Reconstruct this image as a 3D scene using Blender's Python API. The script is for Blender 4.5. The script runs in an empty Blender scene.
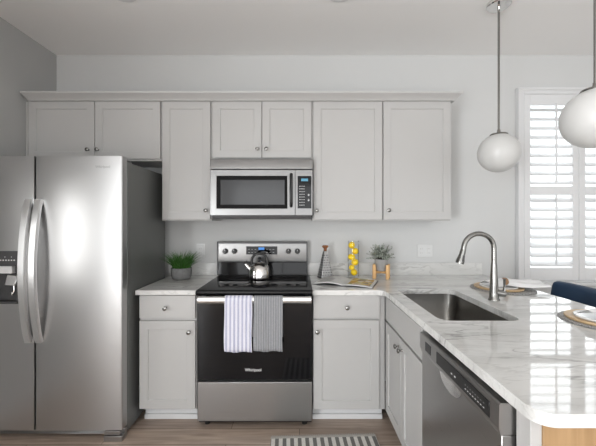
import bpy, bmesh, math, random
from mathutils import Vector, Matrix
random.seed(7)
R = math.radians
scene = bpy.context.scene
COL = scene.collection

# ------------------------------------------------------------------ camera, world, lights, exposure
F, HX, HY, EYE = 328.0, 299.5, 221.5, 1.371
cam_d = bpy.data.cameras.new('camera'); cam = bpy.data.objects.new('camera', cam_d); COL.objects.link(cam)
cam_d.sensor_width = 36.0; cam_d.lens = F / 596 * 36.0
cam_d.shift_x = -1.5 / 596; cam_d.shift_y = -1.5 / 596
cam_d.clip_start = 0.02
cam.location = (0, 0, EYE); cam.rotation_euler = (R(90), 0, 0)
scene.camera = cam

scene.view_settings.view_transform = 'Standard'
scene.view_settings.look = 'None'
scene.view_settings.gamma = 1.0
scene.view_settings.exposure = 0.02
scene.view_settings.use_curve_mapping = False

world = bpy.data.worlds.new('world'); scene.world = world; world.use_nodes = True
bg = world.node_tree.nodes['Background']; bg.inputs[0].default_value = (0.95, 0.98, 1.0, 1); bg.inputs[1].default_value = 1.7

def area(name, loc, rot, sx, sy, power, color=(1, 1, 1)):
    l = bpy.data.lights.new(name, 'AREA'); l.shape = 'RECTANGLE'; l.size = sx; l.size_y = sy; l.energy = power; l.color = color
    o = bpy.data.objects.new(name, l); o.location = loc; o.rotation_euler = rot; COL.objects.link(o); return o
WD = 2.823           # back wall
WL = -2.091          # left wall
WR, WF, CZ = 3.9, -4.2, 2.80
# daylight outside the windows (left wall: two; wall behind the camera: one wide)
area('daylight_left_near', (WL - 0.20, 1.04, 1.25), (0, R(-90), 0), 0.80, 0.66, 9, (1.0, 0.99, 0.97))
area('daylight_left_far', (WL - 0.22, -2.40, 1.08), (0, R(-95), 0), 2.0, 1.7, 290, (0.96, 0.98, 1.0))
area('daylight_front', (0.9, WF - 0.22, 1.28), (R(104), 0, 0), 5.6, 2.3, 52, (0.98, 0.985, 1.0))
area('daylight_right', (2.38, WD + 0.30, 1.66), (R(-90), 0, 0), 0.86, 1.5, 11, (0.96, 0.98, 1.0))

# ------------------------------------------------------------------ materials
def new_mat(name):
    m = bpy.data.materials.new(name); m.use_nodes = True
    nt = m.node_tree; b = nt.nodes['Principled BSDF']
    return m, nt, b
def nd(nt, t, **kw):
    n = nt.nodes.new(t)
    for k, v in kw.items(): setattr(n, k, v)
    return n
def simple(name, col, rough=0.5, metal=0.0, noise=0.03, nscale=8.0, spec=0.5, bump=0.0, bscale=200.0, coat=0.0, sheen=0.0):
    m, nt, b = new_mat(name)
    tc = nd(nt, 'ShaderNodeTexCoord'); n = nd(nt, 'ShaderNodeTexNoise'); n.inputs['Scale'].default_value = nscale; n.inputs['Detail'].default_value = 3
    nt.links.new(tc.outputs['Object'], n.inputs['Vector'])
    mx = nd(nt, 'ShaderNodeMix', data_type='RGBA')
    c = Vector(col); lo = c * (1 - noise); hi = c * (1 + noise)
    mx.inputs[6].default_value = (*lo, 1); mx.inputs[7].default_value = (*[min(1, v) for v in hi], 1)
    nt.links.new(n.outputs['Fac'], mx.inputs[0]); nt.links.new(mx.outputs[2], b.inputs['Base Color'])
    b.inputs['Roughness'].default_value = rough; b.inputs['Metallic'].default_value = metal
    b.inputs['Specular IOR Level'].default_value = spec
    b.inputs['Coat Weight'].default_value = coat
    b.inputs['Sheen Weight'].default_value = sheen
    if bump:
        n2 = nd(nt, 'ShaderNodeTexNoise'); n2.inputs['Scale'].default_value = bscale
        nt.links.new(tc.outputs['Object'], n2.inputs['Vector'])
        bp = nd(nt, 'ShaderNodeBump'); bp.inputs['Strength'].default_value = bump; bp.inputs['Distance'].default_value = 0.002
        nt.links.new(n2.outputs['Fac'], bp.inputs['Height']); nt.links.new(bp.outputs['Normal'], b.inputs['Normal'])
    return m
def brushed(name, col, rough, axis='X', var=0.05):
    """stainless steel with fine brushing along one axis"""
    m, nt, b = new_mat(name)
    tc = nd(nt, 'ShaderNodeTexCoord'); mp = nd(nt, 'ShaderNodeMapping')
    sc = {'X': (4, 700, 700), 'Y': (700, 4, 700), 'Z': (700, 700, 4)}[axis]
    mp.inputs['Scale'].default_value = sc
    n = nd(nt, 'ShaderNodeTexNoise'); n.inputs['Scale'].default_value = 1.0; n.inputs['Detail'].default_value = 2
    nt.links.new(tc.outputs['Object'], mp.inputs['Vector']); nt.links.new(mp.outputs['Vector'], n.inputs['Vector'])
    mr = nd(nt, 'ShaderNodeMapRange'); mr.inputs['To Min'].default_value = rough - var; mr.inputs['To Max'].default_value = rough + var
    nt.links.new(n.outputs['Fac'], mr.inputs['Value']); nt.links.new(mr.outputs['Result'], b.inputs['Roughness'])
    b.inputs['Base Color'].default_value = (*col, 1); b.inputs['Metallic'].default_value = 1.0
    bp = nd(nt, 'ShaderNodeBump'); bp.inputs['Strength'].default_value = 0.008; bp.inputs['Distance'].default_value = 0.001
    nt.links.new(n.outputs['Fac'], bp.inputs['Height']); nt.links.new(bp.outputs['Normal'], b.inputs['Normal'])
    return m
def marble(name, rough=0.05):
    m, nt, b = new_mat(name)
    tc = nd(nt, 'ShaderNodeTexCoord'); mp = nd(nt, 'ShaderNodeMapping')
    mp.inputs['Rotation'].default_value = (R(20), R(35), R(-38)); mp.inputs['Scale'].default_value = (0.9, 4.6, 2.4)
    nt.links.new(tc.outputs['Object'], mp.inputs['Vector'])
    def vein(scale, dist, width, strength):
        n = nd(nt, 'ShaderNodeTexNoise'); n.inputs['Scale'].default_value = scale; n.inputs['Detail'].default_value = 5
        n.inputs['Roughness'].default_value = 0.55; n.inputs['Distortion'].default_value = dist
        nt.links.new(mp.outputs['Vector'], n.inputs['Vector'])
        s = nd(nt, 'ShaderNodeMath', operation='SUBTRACT'); s.inputs[1].default_value = 0.5; nt.links.new(n.outputs['Fac'], s.inputs[0])
        a = nd(nt, 'ShaderNodeMath', operation='ABSOLUTE'); nt.links.new(s.outputs[0], a.inputs[0])
        r = nd(nt, 'ShaderNodeMapRange', interpolation_type='SMOOTHSTEP'); r.inputs['From Max'].default_value = width
        r.inputs['To Min'].default_value = strength; r.inputs['To Max'].default_value = 0.0
        nt.links.new(a.outputs[0], r.inputs['Value']); return r.outputs['Result']
    v1 = vein(1.9, 0.5, 0.024, 0.85); v2 = vein(4.2, 0.4, 0.03, 0.20)
    msk = nd(nt, 'ShaderNodeTexNoise'); msk.inputs['Scale'].default_value = 2.3; nt.links.new(tc.outputs['Object'], msk.inputs['Vector'])
    mm = nd(nt, 'ShaderNodeMapRange'); mm.inputs['From Min'].default_value = 0.4; mm.inputs['From Max'].default_value = 0.62
    nt.links.new(msk.outputs['Fac'], mm.inputs['Value'])
    m1 = nd(nt, 'ShaderNodeMath', operation='MULTIPLY'); nt.links.new(v1, m1.inputs[0]); nt.links.new(mm.outputs[0], m1.inputs[1])
    mxx = nd(nt, 'ShaderNodeMath', operation='MAXIMUM'); nt.links.new(m1.outputs[0], mxx.inputs[0]); nt.links.new(v2, mxx.inputs[1])
    cl = nd(nt, 'ShaderNodeTexNoise'); cl.inputs['Scale'].default_value = 2.2; cl.inputs['Detail'].default_value = 4
    nt.links.new(mp.outputs['Vector'], cl.inputs['Vector'])
    base = nd(nt, 'ShaderNodeMix', data_type='RGBA'); base.inputs[6].default_value = (0.60, 0.60, 0.585, 1); base.inputs[7].default_value = (0.73, 0.73, 0.715, 1)
    cr = nd(nt, 'ShaderNodeMapRange'); cr.inputs['From Min'].default_value = 0.35; cr.inputs['From Max'].default_value = 0.6
    nt.links.new(cl.outputs['Fac'], cr.inputs['Value']); nt.links.new(cr.outputs[0], base.inputs[0])
    mix = nd(nt, 'ShaderNodeMix', data_type='RGBA'); mix.inputs[7].default_value = (0.30, 0.295, 0.285, 1)
    nt.links.new(base.outputs[2], mix.inputs[6]); nt.links.new(mxx.outputs[0], mix.inputs[0])
    nt.links.new(mix.outputs[2], b.inputs['Base Color'])
    b.inputs['Roughness'].default_value = rough; b.inputs['Specular IOR Level'].default_value = 0.6
    return m
def floor_mat():
    m, nt, b = new_mat('floor_planks')
    tc = nd(nt, 'ShaderNodeTexCoord')
    br = nd(nt, 'ShaderNodeTexBrick'); br.offset = 0.37
    br.inputs['Scale'].default_value = 1.0; br.inputs['Brick Width'].default_value = 1.22; br.inputs['Row Height'].default_value = 0.155
    br.inputs['Mortar Size'].default_value = 0.0018; br.inputs['Color1'].default_value = (0.42, 0.33, 0.265, 1); br.inputs['Color2'].default_value = (0.34, 0.265, 0.215, 1)
    br.inputs['Mortar'].default_value = (0.10, 0.075, 0.06, 1); br.inputs['Bias'].default_value = 0.0
    nt.links.new(tc.outputs['Object'], br.inputs['Vector'])
    mp = nd(nt, 'ShaderNodeMapping'); mp.inputs['Scale'].default_value = (2.2, 28, 1); nt.links.new(tc.outputs['Object'], mp.inputs['Vector'])
    n = nd(nt, 'ShaderNodeTexNoise'); n.inputs['Scale'].default_value = 1.4; n.inputs['Detail'].default_value = 6; n.inputs['Distortion'].default_value = 0.6
    nt.links.new(mp.outputs['Vector'], n.inputs['Vector'])
    mr = nd(nt, 'ShaderNodeMapRange'); mr.inputs['From Min'].default_value = 0.3; mr.inputs['From Max'].default_value = 0.7
    mr.inputs['To Min'].default_value = 0.72; mr.inputs['To Max'].default_value = 1.22; nt.links.new(n.outputs['Fac'], mr.inputs['Value'])
    mx = nd(nt, 'ShaderNodeVectorMath', operation='SCALE'); nt.links.new(br.outputs['Color'], mx.inputs[0]); nt.links.new(mr.outputs[0], mx.inputs['Scale'])
    nt.links.new(mx.outputs[0], b.inputs['Base Color']); b.inputs['Roughness'].default_value = 0.38
    return m
def stripes(name, period, stops, rough=0.9, axis=0, weave=0.10, weave_scale=300):
    """cloth with stripes along one object axis; stops = list of (position, colour)"""
    m, nt, b = new_mat(name)
    tc = nd(nt, 'ShaderNodeTexCoord'); sp = nd(nt, 'ShaderNodeSeparateXYZ'); nt.links.new(tc.outputs['Object'], sp.inputs[0])
    d = nd(nt, 'ShaderNodeMath', operation='DIVIDE'); d.inputs[1].default_value = period; nt.links.new(sp.outputs[axis], d.inputs[0])
    fr = nd(nt, 'ShaderNodeMath', operation='FRACT'); nt.links.new(d.outputs[0], fr.inputs[0])
    cr = nd(nt, 'ShaderNodeValToRGB'); cr.color_ramp.interpolation = 'CONSTANT'
    e = cr.color_ramp.elements
    while len(e) < len(stops): e.new(0.5)
    for i, (p, c) in enumerate(stops): e[i].position = p; e[i].color = (*c, 1)
    nt.links.new(fr.outputs[0], cr.inputs[0])
    n = nd(nt, 'ShaderNodeTexNoise'); n.inputs['Scale'].default_value = weave_scale; nt.links.new(tc.outputs['Object'], n.inputs['Vector'])
    mr = nd(nt, 'ShaderNodeMapRange'); mr.inputs['To Min'].default_value = 1 - weave * 2; mr.inputs['To Max'].default_value = 1 + weave
    nt.links.new(n.outputs['Fac'], mr.inputs['Value'])
    vm = nd(nt, 'ShaderNodeVectorMath', operation='SCALE'); nt.links.new(cr.outputs[0], vm.inputs[0]); nt.links.new(mr.outputs[0], vm.inputs['Scale'])
    nt.links.new(vm.outputs[0], b.inputs['Base Color']); b.inputs['Roughness'].default_value = rough
    bp = nd(nt, 'ShaderNodeBump'); bp.inputs['Strength'].default_value = 0.3; bp.inputs['Distance'].default_value = 0.001
    nt.links.new(n.outputs['Fac'], bp.inputs['Height']); nt.links.new(bp.outputs['Normal'], b.inputs['Normal'])
    return m
def wood(name, c1, c2, axis='Z', rough=0.5, scale=1.0):
    m, nt, b = new_mat(name)
    tc = nd(nt, 'ShaderNodeTexCoord'); mp = nd(nt, 'ShaderNodeMapping')
    mp.inputs['Scale'].default_value = {'Z': (40, 40, 2), 'X': (2, 40, 40), 'Y': (40, 2, 40)}[axis]
    nt.links.new(tc.outputs['Object'], mp.inputs['Vector'])
    n = nd(nt, 'ShaderNodeTexNoise'); n.inputs['Scale'].default_value = scale; n.inputs['Detail'].default_value = 5; n.inputs['Distortion'].default_value = 0.4
    nt.links.new(mp.outputs['Vector'], n.inputs['Vector'])
    mx = nd(nt, 'ShaderNodeMix', data_type='RGBA'); mx.inputs[6].default_value = (*c1, 1); mx.inputs[7].default_value = (*c2, 1)
    mr = nd(nt, 'ShaderNodeMapRange'); mr.inputs['From Min'].default_value = 0.3; mr.inputs['From Max'].default_value = 0.7; nt.links.new(n.outputs['Fac'], mr.inputs['Value'])
    nt.links.new(mr.outputs[0], mx.inputs[0]); nt.links.new(mx.outputs[2], b.inputs['Base Color']); b.inputs['Roughness'].default_value = rough
    return m
def glassy(name, tint=(1, 1, 1), refl=0.25, rough=0.02):
    """thin clear glass: mostly transparent with a gloss coat"""
    m, nt, b = new_mat(name)
    nt.nodes.remove(b); out = nt.nodes['Material Output']
    tr = nd(nt, 'ShaderNodeBsdfTransparent'); tr.inputs[0].default_value = (*tint, 1)
    gl = nd(nt, 'ShaderNodeBsdfGlossy'); gl.inputs['Roughness'].default_value = rough
    lw = nd(nt, 'ShaderNodeLayerWeight'); lw.inputs['Blend'].default_value = refl
    mx = nd(nt, 'ShaderNodeMixShader'); hf = nd(nt, 'ShaderNodeMath', operation='MULTIPLY'); hf.inputs[1].default_value = 0.45; nt.links.new(lw.outputs['Fresnel'], hf.inputs[0]); nt.links.new(hf.outputs[0], mx.inputs[0]); nt.links.new(tr.outputs[0], mx.inputs[1]); nt.links.new(gl.outputs[0], mx.inputs[2])
    nt.links.new(mx.outputs[0], out.inputs[0]); return m

M = {}
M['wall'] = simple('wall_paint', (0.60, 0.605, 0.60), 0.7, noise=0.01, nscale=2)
M['wall_shaded'] = simple('wall_paint_left_shaded', (0.45, 0.452, 0.445), 0.7, noise=0.01, nscale=2)  # same wall paint, with the left wall's shade put into the colour
M['ceiling'] = simple('ceiling_paint', (0.88, 0.875, 0.865), 0.8, noise=0.01, nscale=2)
M['trim'] = simple('white_trim_paint', (0.69, 0.695, 0.70), 0.4, noise=0.01)
M['plateplastic'] = simple('outlet_plastic', (0.66, 0.665, 0.66), 0.35, noise=0.01)
M['gratersteel'] = simple('grater_steel', (0.42, 0.42, 0.42), 0.34, 1.0, noise=0.05)
M['cab'] = simple('cabinet_paint', (0.475, 0.47, 0.461), 0.38, noise=0.01, nscale=3)
M['gap'] = simple('shadow_gap_paint', (0.30, 0.295, 0.285), 0.6, noise=0.02)
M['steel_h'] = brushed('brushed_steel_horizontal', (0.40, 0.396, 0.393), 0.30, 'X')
M['steel_dim'] = brushed('brushed_steel_dimmed', (0.23, 0.228, 0.225), 0.30, 'X')  # same steel as the horizontal one, darkened to stand in for dimmer reflections
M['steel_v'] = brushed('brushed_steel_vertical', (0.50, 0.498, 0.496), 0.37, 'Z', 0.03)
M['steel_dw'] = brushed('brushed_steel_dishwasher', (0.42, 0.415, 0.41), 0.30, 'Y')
M['steel_handle'] = brushed('satin_steel_handle', (0.80, 0.80, 0.80), 0.30, 'Z')
M['steel_case'] = simple('grey_appliance_case', (0.16, 0.165, 0.16), 0.42, 0.3, noise=0.03)
M['nickel'] = simple('brushed_nickel', (0.27, 0.267, 0.255), 0.25, 1.0, noise=0.03)
M['chrome'] = simple('polished_chrome', (0.75, 0.74, 0.73), 0.12, 1.0, noise=0.02)
M['sinksteel'] = simple('sink_steel', (0.21, 0.203, 0.19), 0.30, 1.0, noise=0.05)
M['black_glass'] = simple('black_glass', (0.003, 0.003, 0.004), 0.05, 0.0, noise=0.02, spec=0.32)
M['black'] = simple('black_plastic', (0.010, 0.010, 0.010), 0.32, noise=0.05)
M['dark'] = simple('dark_grey_plastic', (0.06, 0.06, 0.062), 0.4, noise=0.05)
M['mwglass'] = simple('microwave_window', (0.05, 0.052, 0.055), 0.12, noise=0.02, spec=0.5)
M['ring'] = simple('burner_ring_print', (0.09, 0.09, 0.095), 0.2, noise=0.02)
M['marble'] = marble('marble_counter')
M['marble_splash'] = marble('marble_backsplash', 0.35)
M['floor'] = floor_mat()
M['opal'] = simple('opal_glass', (0.60, 0.60, 0.59), 0.42, noise=0.01, coat=0.05)
M['glass'] = glassy('clear_glass', (0.985, 0.99, 0.99), 0.2)
M['pane'] = glassy('window_glass', (0.97, 0.98, 0.98), 0.05)
M['whiteprint'] = simple('white_print', (0.75, 0.75, 0.75), 0.5, noise=0.01)
M['greyprint'] = simple('grey_print', (0.22, 0.22, 0.22), 0.4, noise=0.01)
M['lemon'] = simple('lemon_skin', (0.95, 0.66, 0.012), 0.38, noise=0.06, nscale=30, bump=0.3, bscale=260)
M['stone'] = simple('grey_stone_pot', (0.17, 0.17, 0.167), 0.85, noise=0.35, nscale=45, bump=0.5, bscale=120)
M['potgrey'] = simple('matt_grey_pot', (0.33, 0.325, 0.32), 0.7, noise=0.03)
M['soil'] = simple('dark_soil', (0.05, 0.04, 0.03), 0.95, noise=0.3, nscale=80)
M['grass'] = simple('grass_blade_green', (0.05, 0.15, 0.025), 0.45, noise=0.55, nscale=35)
M['euca'] = simple('grey_green_leaf', (0.36, 0.40, 0.34), 0.55, noise=0.8, nscale=90)
M['bamboo'] = wood('pale_bamboo', (0.62, 0.36, 0.15), (0.74, 0.47, 0.22), 'Z', 0.5)
M['oak'] = wood('oak_panel', (0.34, 0.21, 0.10), (0.45, 0.29, 0.15), 'Z', 0.5)
M['knobwood'] = wood('red_brown_wood', (0.22, 0.08, 0.03), (0.32, 0.13, 0.05), 'Z', 0.35)
M['chargerwood'] = wood('light_wood_charger', (0.52, 0.36, 0.20), (0.66, 0.49, 0.29), 'X', 0.5)
M['ringwood'] = wood('napkin_ring_wood', (0.26, 0.15, 0.08), (0.36, 0.22, 0.12), 'X', 0.5)
M['napkin'] = simple('white_linen', (0.80, 0.80, 0.80), 0.85, noise=0.02, bump=0.2, bscale=400)
M['velvet'] = simple('blue_velvet', (0.002, 0.028, 0.075), 0.75, noise=0.35, nscale=10, sheen=0.12)
M['plate'] = simple('white_glaze', (0.80, 0.80, 0.80), 0.15, noise=0.01)
M['towel_white'] = stripes('white_blue_striped_cloth', 0.0255, [(0.0, (0.76, 0.76, 0.84)), (0.55, (0.30, 0.31, 0.46)), (0.68, (0.62, 0.62, 0.76)), (0.80, (0.34, 0.35, 0.50)), (0.92, (0.76, 0.76, 0.84))])
M['towel_grey'] = stripes('grey_striped_cloth', 0.0155, [(0.0, (0.27, 0.275, 0.29)), (0.70, (0.50, 0.505, 0.52)), (0.84, (0.27, 0.275, 0.29))], weave=0.25)
M['rug'] = stripes('striped_rug_weave', 0.047, [(0.0, (0.70, 0.68, 0.64)), (0.5, (0.17, 0.165, 0.155))], weave=0.12, weave_scale=180)
M['rugedge'] = simple('rug_border_weave', (0.42, 0.40, 0.37), 0.95, noise=0.35, nscale=160)
M['paper'] = simple('magazine_paper', (0.70, 0.70, 0.69), 0.5, noise=0.03)
M['cover'] = simple('dark_magazine_cover', (0.07, 0.07, 0.075), 0.35, noise=0.1)
M['blueled'] = simple('display_blue', (0.02, 0.12, 0.35), 0.3)
_b = M['blueled'].node_tree.nodes['Principled BSDF']; _b.inputs['Emission Color'].default_value = (0.05, 0.35, 1.0, 1); _b.inputs['Emission Strength'].default_value = 0.45
M['cyanled'] = simple('display_cyan', (0.02, 0.12, 0.20), 0.3)
_b = M['cyanled'].node_tree.nodes['Principled BSDF']; _b.inputs['Emission Color'].default_value = (0.25, 0.75, 1.0, 1); _b.inputs['Emission Strength'].default_value = 0.3
def photo_mat():
    m, nt, b = new_mat('printed_food_photo')
    tc = nd(nt, 'ShaderNodeTexCoord'); v = nd(nt, 'ShaderNodeTexVoronoi'); v.inputs['Scale'].default_value = 24
    nt.links.new(tc.outputs['Object'], v.inputs['Vector'])
    cr = nd(nt, 'ShaderNodeValToRGB'); e = cr.color_ramp.elements
    e[0].position = 0.0; e[0].color = (0.30, 0.12, 0.05, 1); e[1].position = 1.0; e[1].color = (0.75, 0.72, 0.66, 1)
    for p, c in ((0.3, (0.62, 0.40, 0.08, 1)), (0.5, (0.70, 0.58, 0.20, 1)), (0.7, (0.16, 0.17, 0.07, 1)), (0.85, (0.55, 0.30, 0.16, 1))):
        x = e.new(p); x.color = c
    sp = nd(nt, 'ShaderNodeSeparateColor'); nt.links.new(v.outputs['Color'], sp.inputs[0]); nt.links.new(sp.outputs[0], cr.inputs[0])
    nt.links.new(cr.outputs[0], b.inputs['Base Color']); b.inputs['Roughness'].default_value = 0.35
    return m
M['photo'] = photo_mat()
def mat_weave():
    m, nt, b = new_mat('woven_placemat')
    tc = nd(nt, 'ShaderNodeTexCoord'); v = nd(nt, 'ShaderNodeTexVoronoi'); v.inputs['Scale'].default_value = 150
    nt.links.new(tc.outputs['Object'], v.inputs['Vector'])
    cr = nd(nt, 'ShaderNodeValToRGB'); e = cr.color_ramp.elements
    e[0].position = 0.15; e[0].color = (0.52, 0.51, 0.50, 1); e[1].position = 0.75; e[1].color = (0.16, 0.155, 0.15, 1)
    nt.links.new(v.outputs['Distance'], cr.inputs[0]); nt.links.new(cr.outputs[0], b.inputs['Base Color']); b.inputs['Roughness'].default_value = 0.6
    bp = nd(nt, 'ShaderNodeBump'); bp.inputs['Strength'].default_value = 0.5; bp.inputs['Distance'].default_value = 0.003; bp.invert = True
    nt.links.new(v.outputs['Distance'], bp.inputs['Height']); nt.links.new(bp.outputs['Normal'], b.inputs['Normal'])
    return m
M['weave'] = mat_weave()

# ------------------------------------------------------------------ mesh builder
class MB:
    def __init__(s): s.v = []; s.f = []
    def add(s, vs, fs):
        n = len(s.v); s.v += [tuple(p) for p in vs]; s.f += [tuple(i + n for i in q) for q in fs]; return s
    def box(s, x0, x1, y0, y1, z0, z1):
        return s.add([(x0, y0, z0), (x1, y0, z0), (x1, y1, z0), (x0, y1, z0), (x0, y0, z1), (x1, y0, z1), (x1, y1, z1), (x0, y1, z1)],
                     [(0, 3, 2, 1), (4, 5, 6, 7), (0, 1, 5, 4), (1, 2, 6, 5), (2, 3, 7, 6), (3, 0, 4, 7)])
    def rings(s, rs, cap0=True, cap1=True, closed=False):
        n = len(rs[0]); vs = [p for r in rs for p in r]; fs = []
        m = len(rs)
        for i in range(m if closed else m - 1):
            j = (i + 1) % m
            for k in range(n):
                l = (k + 1) % n
                fs.append((i * n + k, i * n + l, j * n + l, j * n + k))
        if not closed:
            if cap0: fs.append(tuple(range(n - 1, -1, -1)))
            if cap1: fs.append(tuple(range((m - 1) * n, m * n)))
        return s.add(vs, fs)
    def tube(s, pts, r, seg=12, cap=True, flat=None):
        """swept tube; r number or list; flat=(a,b) scales the two section axes"""
        pts = [Vector(p) for p in pts]; rs = r if isinstance(r, (list, tuple)) else [r] * len(pts)
        up = None; out = []
        for i, p in enumerate(pts):
            t = (pts[min(i + 1, len(pts) - 1)] - pts[max(i - 1, 0)]).normalized()
            if up is None:
                up = Vector((0, 0, 1)) if abs(t.z) < 0.9 else Vector((0, 1, 0))
            a = t.cross(up)
            if a.length < 1e-6: a = t.cross(Vector((1, 0, 0)))
            a.normalize(); b = a.cross(t).normalized(); up = b
            fa, fb = flat or (1, 1)
            out.append([p + a * (math.cos(2 * math.pi * k / seg) * rs[i] * fa) + b * (math.sin(2 * math.pi * k / seg) * rs[i] * fb) for k in range(seg)])
        return s.rings(out, cap, cap)
    def cyl(s, p0, p1, r0, r1=None, seg=20): return s.tube([p0, p1], [r0, r0 if r1 is None else r1], seg)
    def lathe(s, prof, c=(0, 0, 0), seg=28, axis='Z', cap=True):
        out = []
        for r, h in prof:
            ring = []
            for k in range(seg):
                a = 2 * math.pi * k / seg; u, v = r * math.cos(a), r * math.sin(a)
                ring.append((c[0] + u, c[1] + v, c[2] + h) if axis == 'Z' else ((c[0] + u, c[1] + h, c[2] + v) if axis == 'Y' else (c[0] + h, c[1] + u, c[2] + v)))
            out.append(ring)
        return s.rings(out, cap, cap)
    def prism(s, poly, a0, a1, axis='X'):
        """extrude a closed 2-D outline; axis X: outline in (y,z); Y: (x,z); Z: (x,y)"""
        def P(u, v, a): return (a, u, v) if axis == 'X' else ((u, a, v) if axis == 'Y' else (u, v, a))
        return s.rings([[P(u, v, a0) for u, v in poly], [P(u, v, a1) for u, v in poly]])
    def sphere(s, c, r, su=24, sv=14, sc=(1, 1, 1)):
        prof = [(max(1e-4, math.sin(math.pi * i / sv)), -math.cos(math.pi * i / sv)) for i in range(sv + 1)]
        return s.rings([[(c[0] + r * sc[0] * q * math.cos(2 * math.pi * k / su), c[1] + r * sc[1] * q * math.sin(2 * math.pi * k / su), c[2] + r * sc[2] * h) for k in range(su)] for q, h in prof])

def world_off(o):
    v = Vector((0, 0, 0))
    while o is not None: v += o.location; o = o.parent
    return v
def link_mesh(name, me, mat, parent=None):
    me.materials.append(mat); o = bpy.data.objects.new(name, me); COL.objects.link(o)
    if parent is not None: o.parent = parent
    return o
def build(name, mb, mat, parent=None, bevel=0.0, smooth=40, local=False, seg=2, origin=None):
    """link a builder as ONE mesh; world coordinates unless local"""
    off = Vector((0, 0, 0)) if local else world_off(parent)
    if parent is None and origin is not None: off = Vector(origin)
    me = bpy.data.meshes.new(name)
    me.from_pydata([tuple(Vector(p) - off) for p in mb.v], [], mb.f)
    bm = bmesh.new(); bm.from_mesh(me); bmesh.ops.recalc_face_normals(bm, faces=bm.faces); bm.to_mesh(me); bm.free()
    if smooth: me.shade_smooth(); me.set_sharp_from_angle(angle=R(smooth))
    o = link_mesh(name, me, mat, parent)
    if parent is None and origin is not None: o.location = origin
    if bevel:
        b = o.modifiers.new('bevel', 'BEVEL'); b.width = bevel; b.segments = seg; b.limit_method = 'ANGLE'; b.angle_limit = R(50)
    return o
def tag(o, label, cat, group=None):
    o['label'] = label; o['category'] = cat
    if group: o['group'] = group
    return o
def thing(name, loc, label, cat, group=None, rz=0.0):
    o = bpy.data.objects.new(name, None); o.location = loc; o.rotation_euler = (0, 0, rz); o.empty_display_size = 0.1; COL.objects.link(o)
    return tag(o, label, cat, group)
def struct(name, mb, mat, bevel=0.0, **kw):
    o = build(name, mb, mat, None, bevel, **kw); o['kind'] = 'structure'; return o
def copy_tree(o, parent=None):
    c = o.copy(); COL.objects.link(c); c.parent = parent
    for ch in list(o.children): copy_tree(ch, c)
    return c
def text(name, body, size, loc, rot, mat, parent, depth=0.0004, align='CENTER', bold=0.0):
    """lettering as a real thin mesh; loc in world (parent translation removed)"""
    cu = bpy.data.curves.new(name, 'FONT'); cu.body = body; cu.size = size; cu.extrude = depth; cu.align_x = align; cu.align_y = 'CENTER'; cu.offset = bold
    t = bpy.data.objects.new('tmp', cu); COL.objects.link(t)
    dg = bpy.context.evaluated_depsgraph_get(); me = bpy.data.meshes.new_from_object(t.evaluated_get(dg))
    bpy.data.objects.remove(t); bpy.data.curves.remove(cu)
    me.materials.clear(); o = link_mesh(name, me, mat, parent)
    o.location = Vector(loc) - world_off(parent); o.rotation_euler = rot
    return o
def X(px, d): return (px - HX) * d / F
def Z(py, d): return EYE - (py - HY) * d / F

# ------------------------------------------------------------------ room shell
T = 0.16
struct('floor', MB().box(WL - T, WR + T, WF - T, WD + T, -0.05, 0.0), M['floor'])
struct('ceiling', MB().box(WL - T, WR + T, WF - T, WD + T, CZ, CZ + 0.1), M['ceiling'])
def wall_with_holes(name, axis, a0, a1, c0, c1, holes, mat):
    """wall spanning a0..a1 (its long axis), thickness c0..c1; holes = (a, b, z0, z1), sorted"""
    mb = MB()
    def bx(p, q, z0, z1):
        if axis == 'X': mb.box(p, q, c0, c1, z0, z1)
        else: mb.box(c0, c1, p, q, z0, z1)
    cur = a0
    for (p, q, z0, z1) in holes:
        bx(cur, p, 0, CZ); bx(p, q, 0, z0); bx(p, q, z1, CZ); cur = q
    bx(cur, a1, 0, CZ)
    return struct(name, mb, mat, smooth=0)
wall_with_holes('wall_back', 'X', WL, WR, WD, WD + T, [(1.93, 2.82, 0.90, 2.44)], M['wall'])
wall_with_holes('wall_left', 'Y', WF, WD + T, WL - T, WL, [(-3.30, -1.50, 0.06, 2.15), (0.72, 1.36, 0.86, 1.64)], M['wall_shaded'])
wall_with_holes('wall_right', 'Y', WF, WD + T, WR, WR + T, [], M['wall'])
wall_with_holes('wall_front', 'X', WL, WR, WF - T, WF, [(-1.9, 3.7, 0.10, 2.45)], M['wall'])
bb = MB(); bb.box(1.60, WR, WD - 0.014, WD, 0, 0.13); struct('baseboard_back', bb, M['trim'], 0.003)
bb = MB(); bb.box(WL, WL + 0.014, -1.45, 2.0, 0, 0.13); struct('baseboard_left', bb, M['trim'], 0.003)
bb = MB(); bb.box(WR - 0.014, WR, WF, WD - 0.02, 0, 0.13); struct('baseboard_right', bb, M['trim'], 0.003)

# window on the back wall: casing, sash, pane
w = bpy.data.objects.new('window_1', None); w.location = (2.375, WD, 0.85); COL.objects.link(w); w['kind'] = 'structure'
cs = MB()
x0, x1, z0, z1 = 1.868, 2.886, 0.857, 2.497
cs.box(x0, 1.910, WD - 0.035, WD, z0, z1); cs.box(2.844, x1, WD - 0.035, WD, z0, z1); cs.box(1.910, 2.844, WD - 0.035, WD, 2.455, z1); cs.box(1.910, 2.844, WD - 0.035, WD, z0, 0.868)
cs.box(x0 - 0.012, x0 + 0.010, WD - 0.045, WD, z0, z1 + 0.012); cs.box(x0, x1, WD - 0.045, WD, z1 - 0.01, z1 + 0.012); cs.box(x1 - 0.01, x1 + 0.012, WD - 0.045, WD, z0, z1 + 0.012)
build('window_casing', cs, M['trim'], w, 0.003)
build('window_sill', MB().box(x0 - 0.03, x1 + 0.03, WD - 0.075, WD, 0.832, 0.857), M['trim'], w, 0.004)
sh = MB(); y0, y1 = WD + 0.09, WD + 0.13
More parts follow.
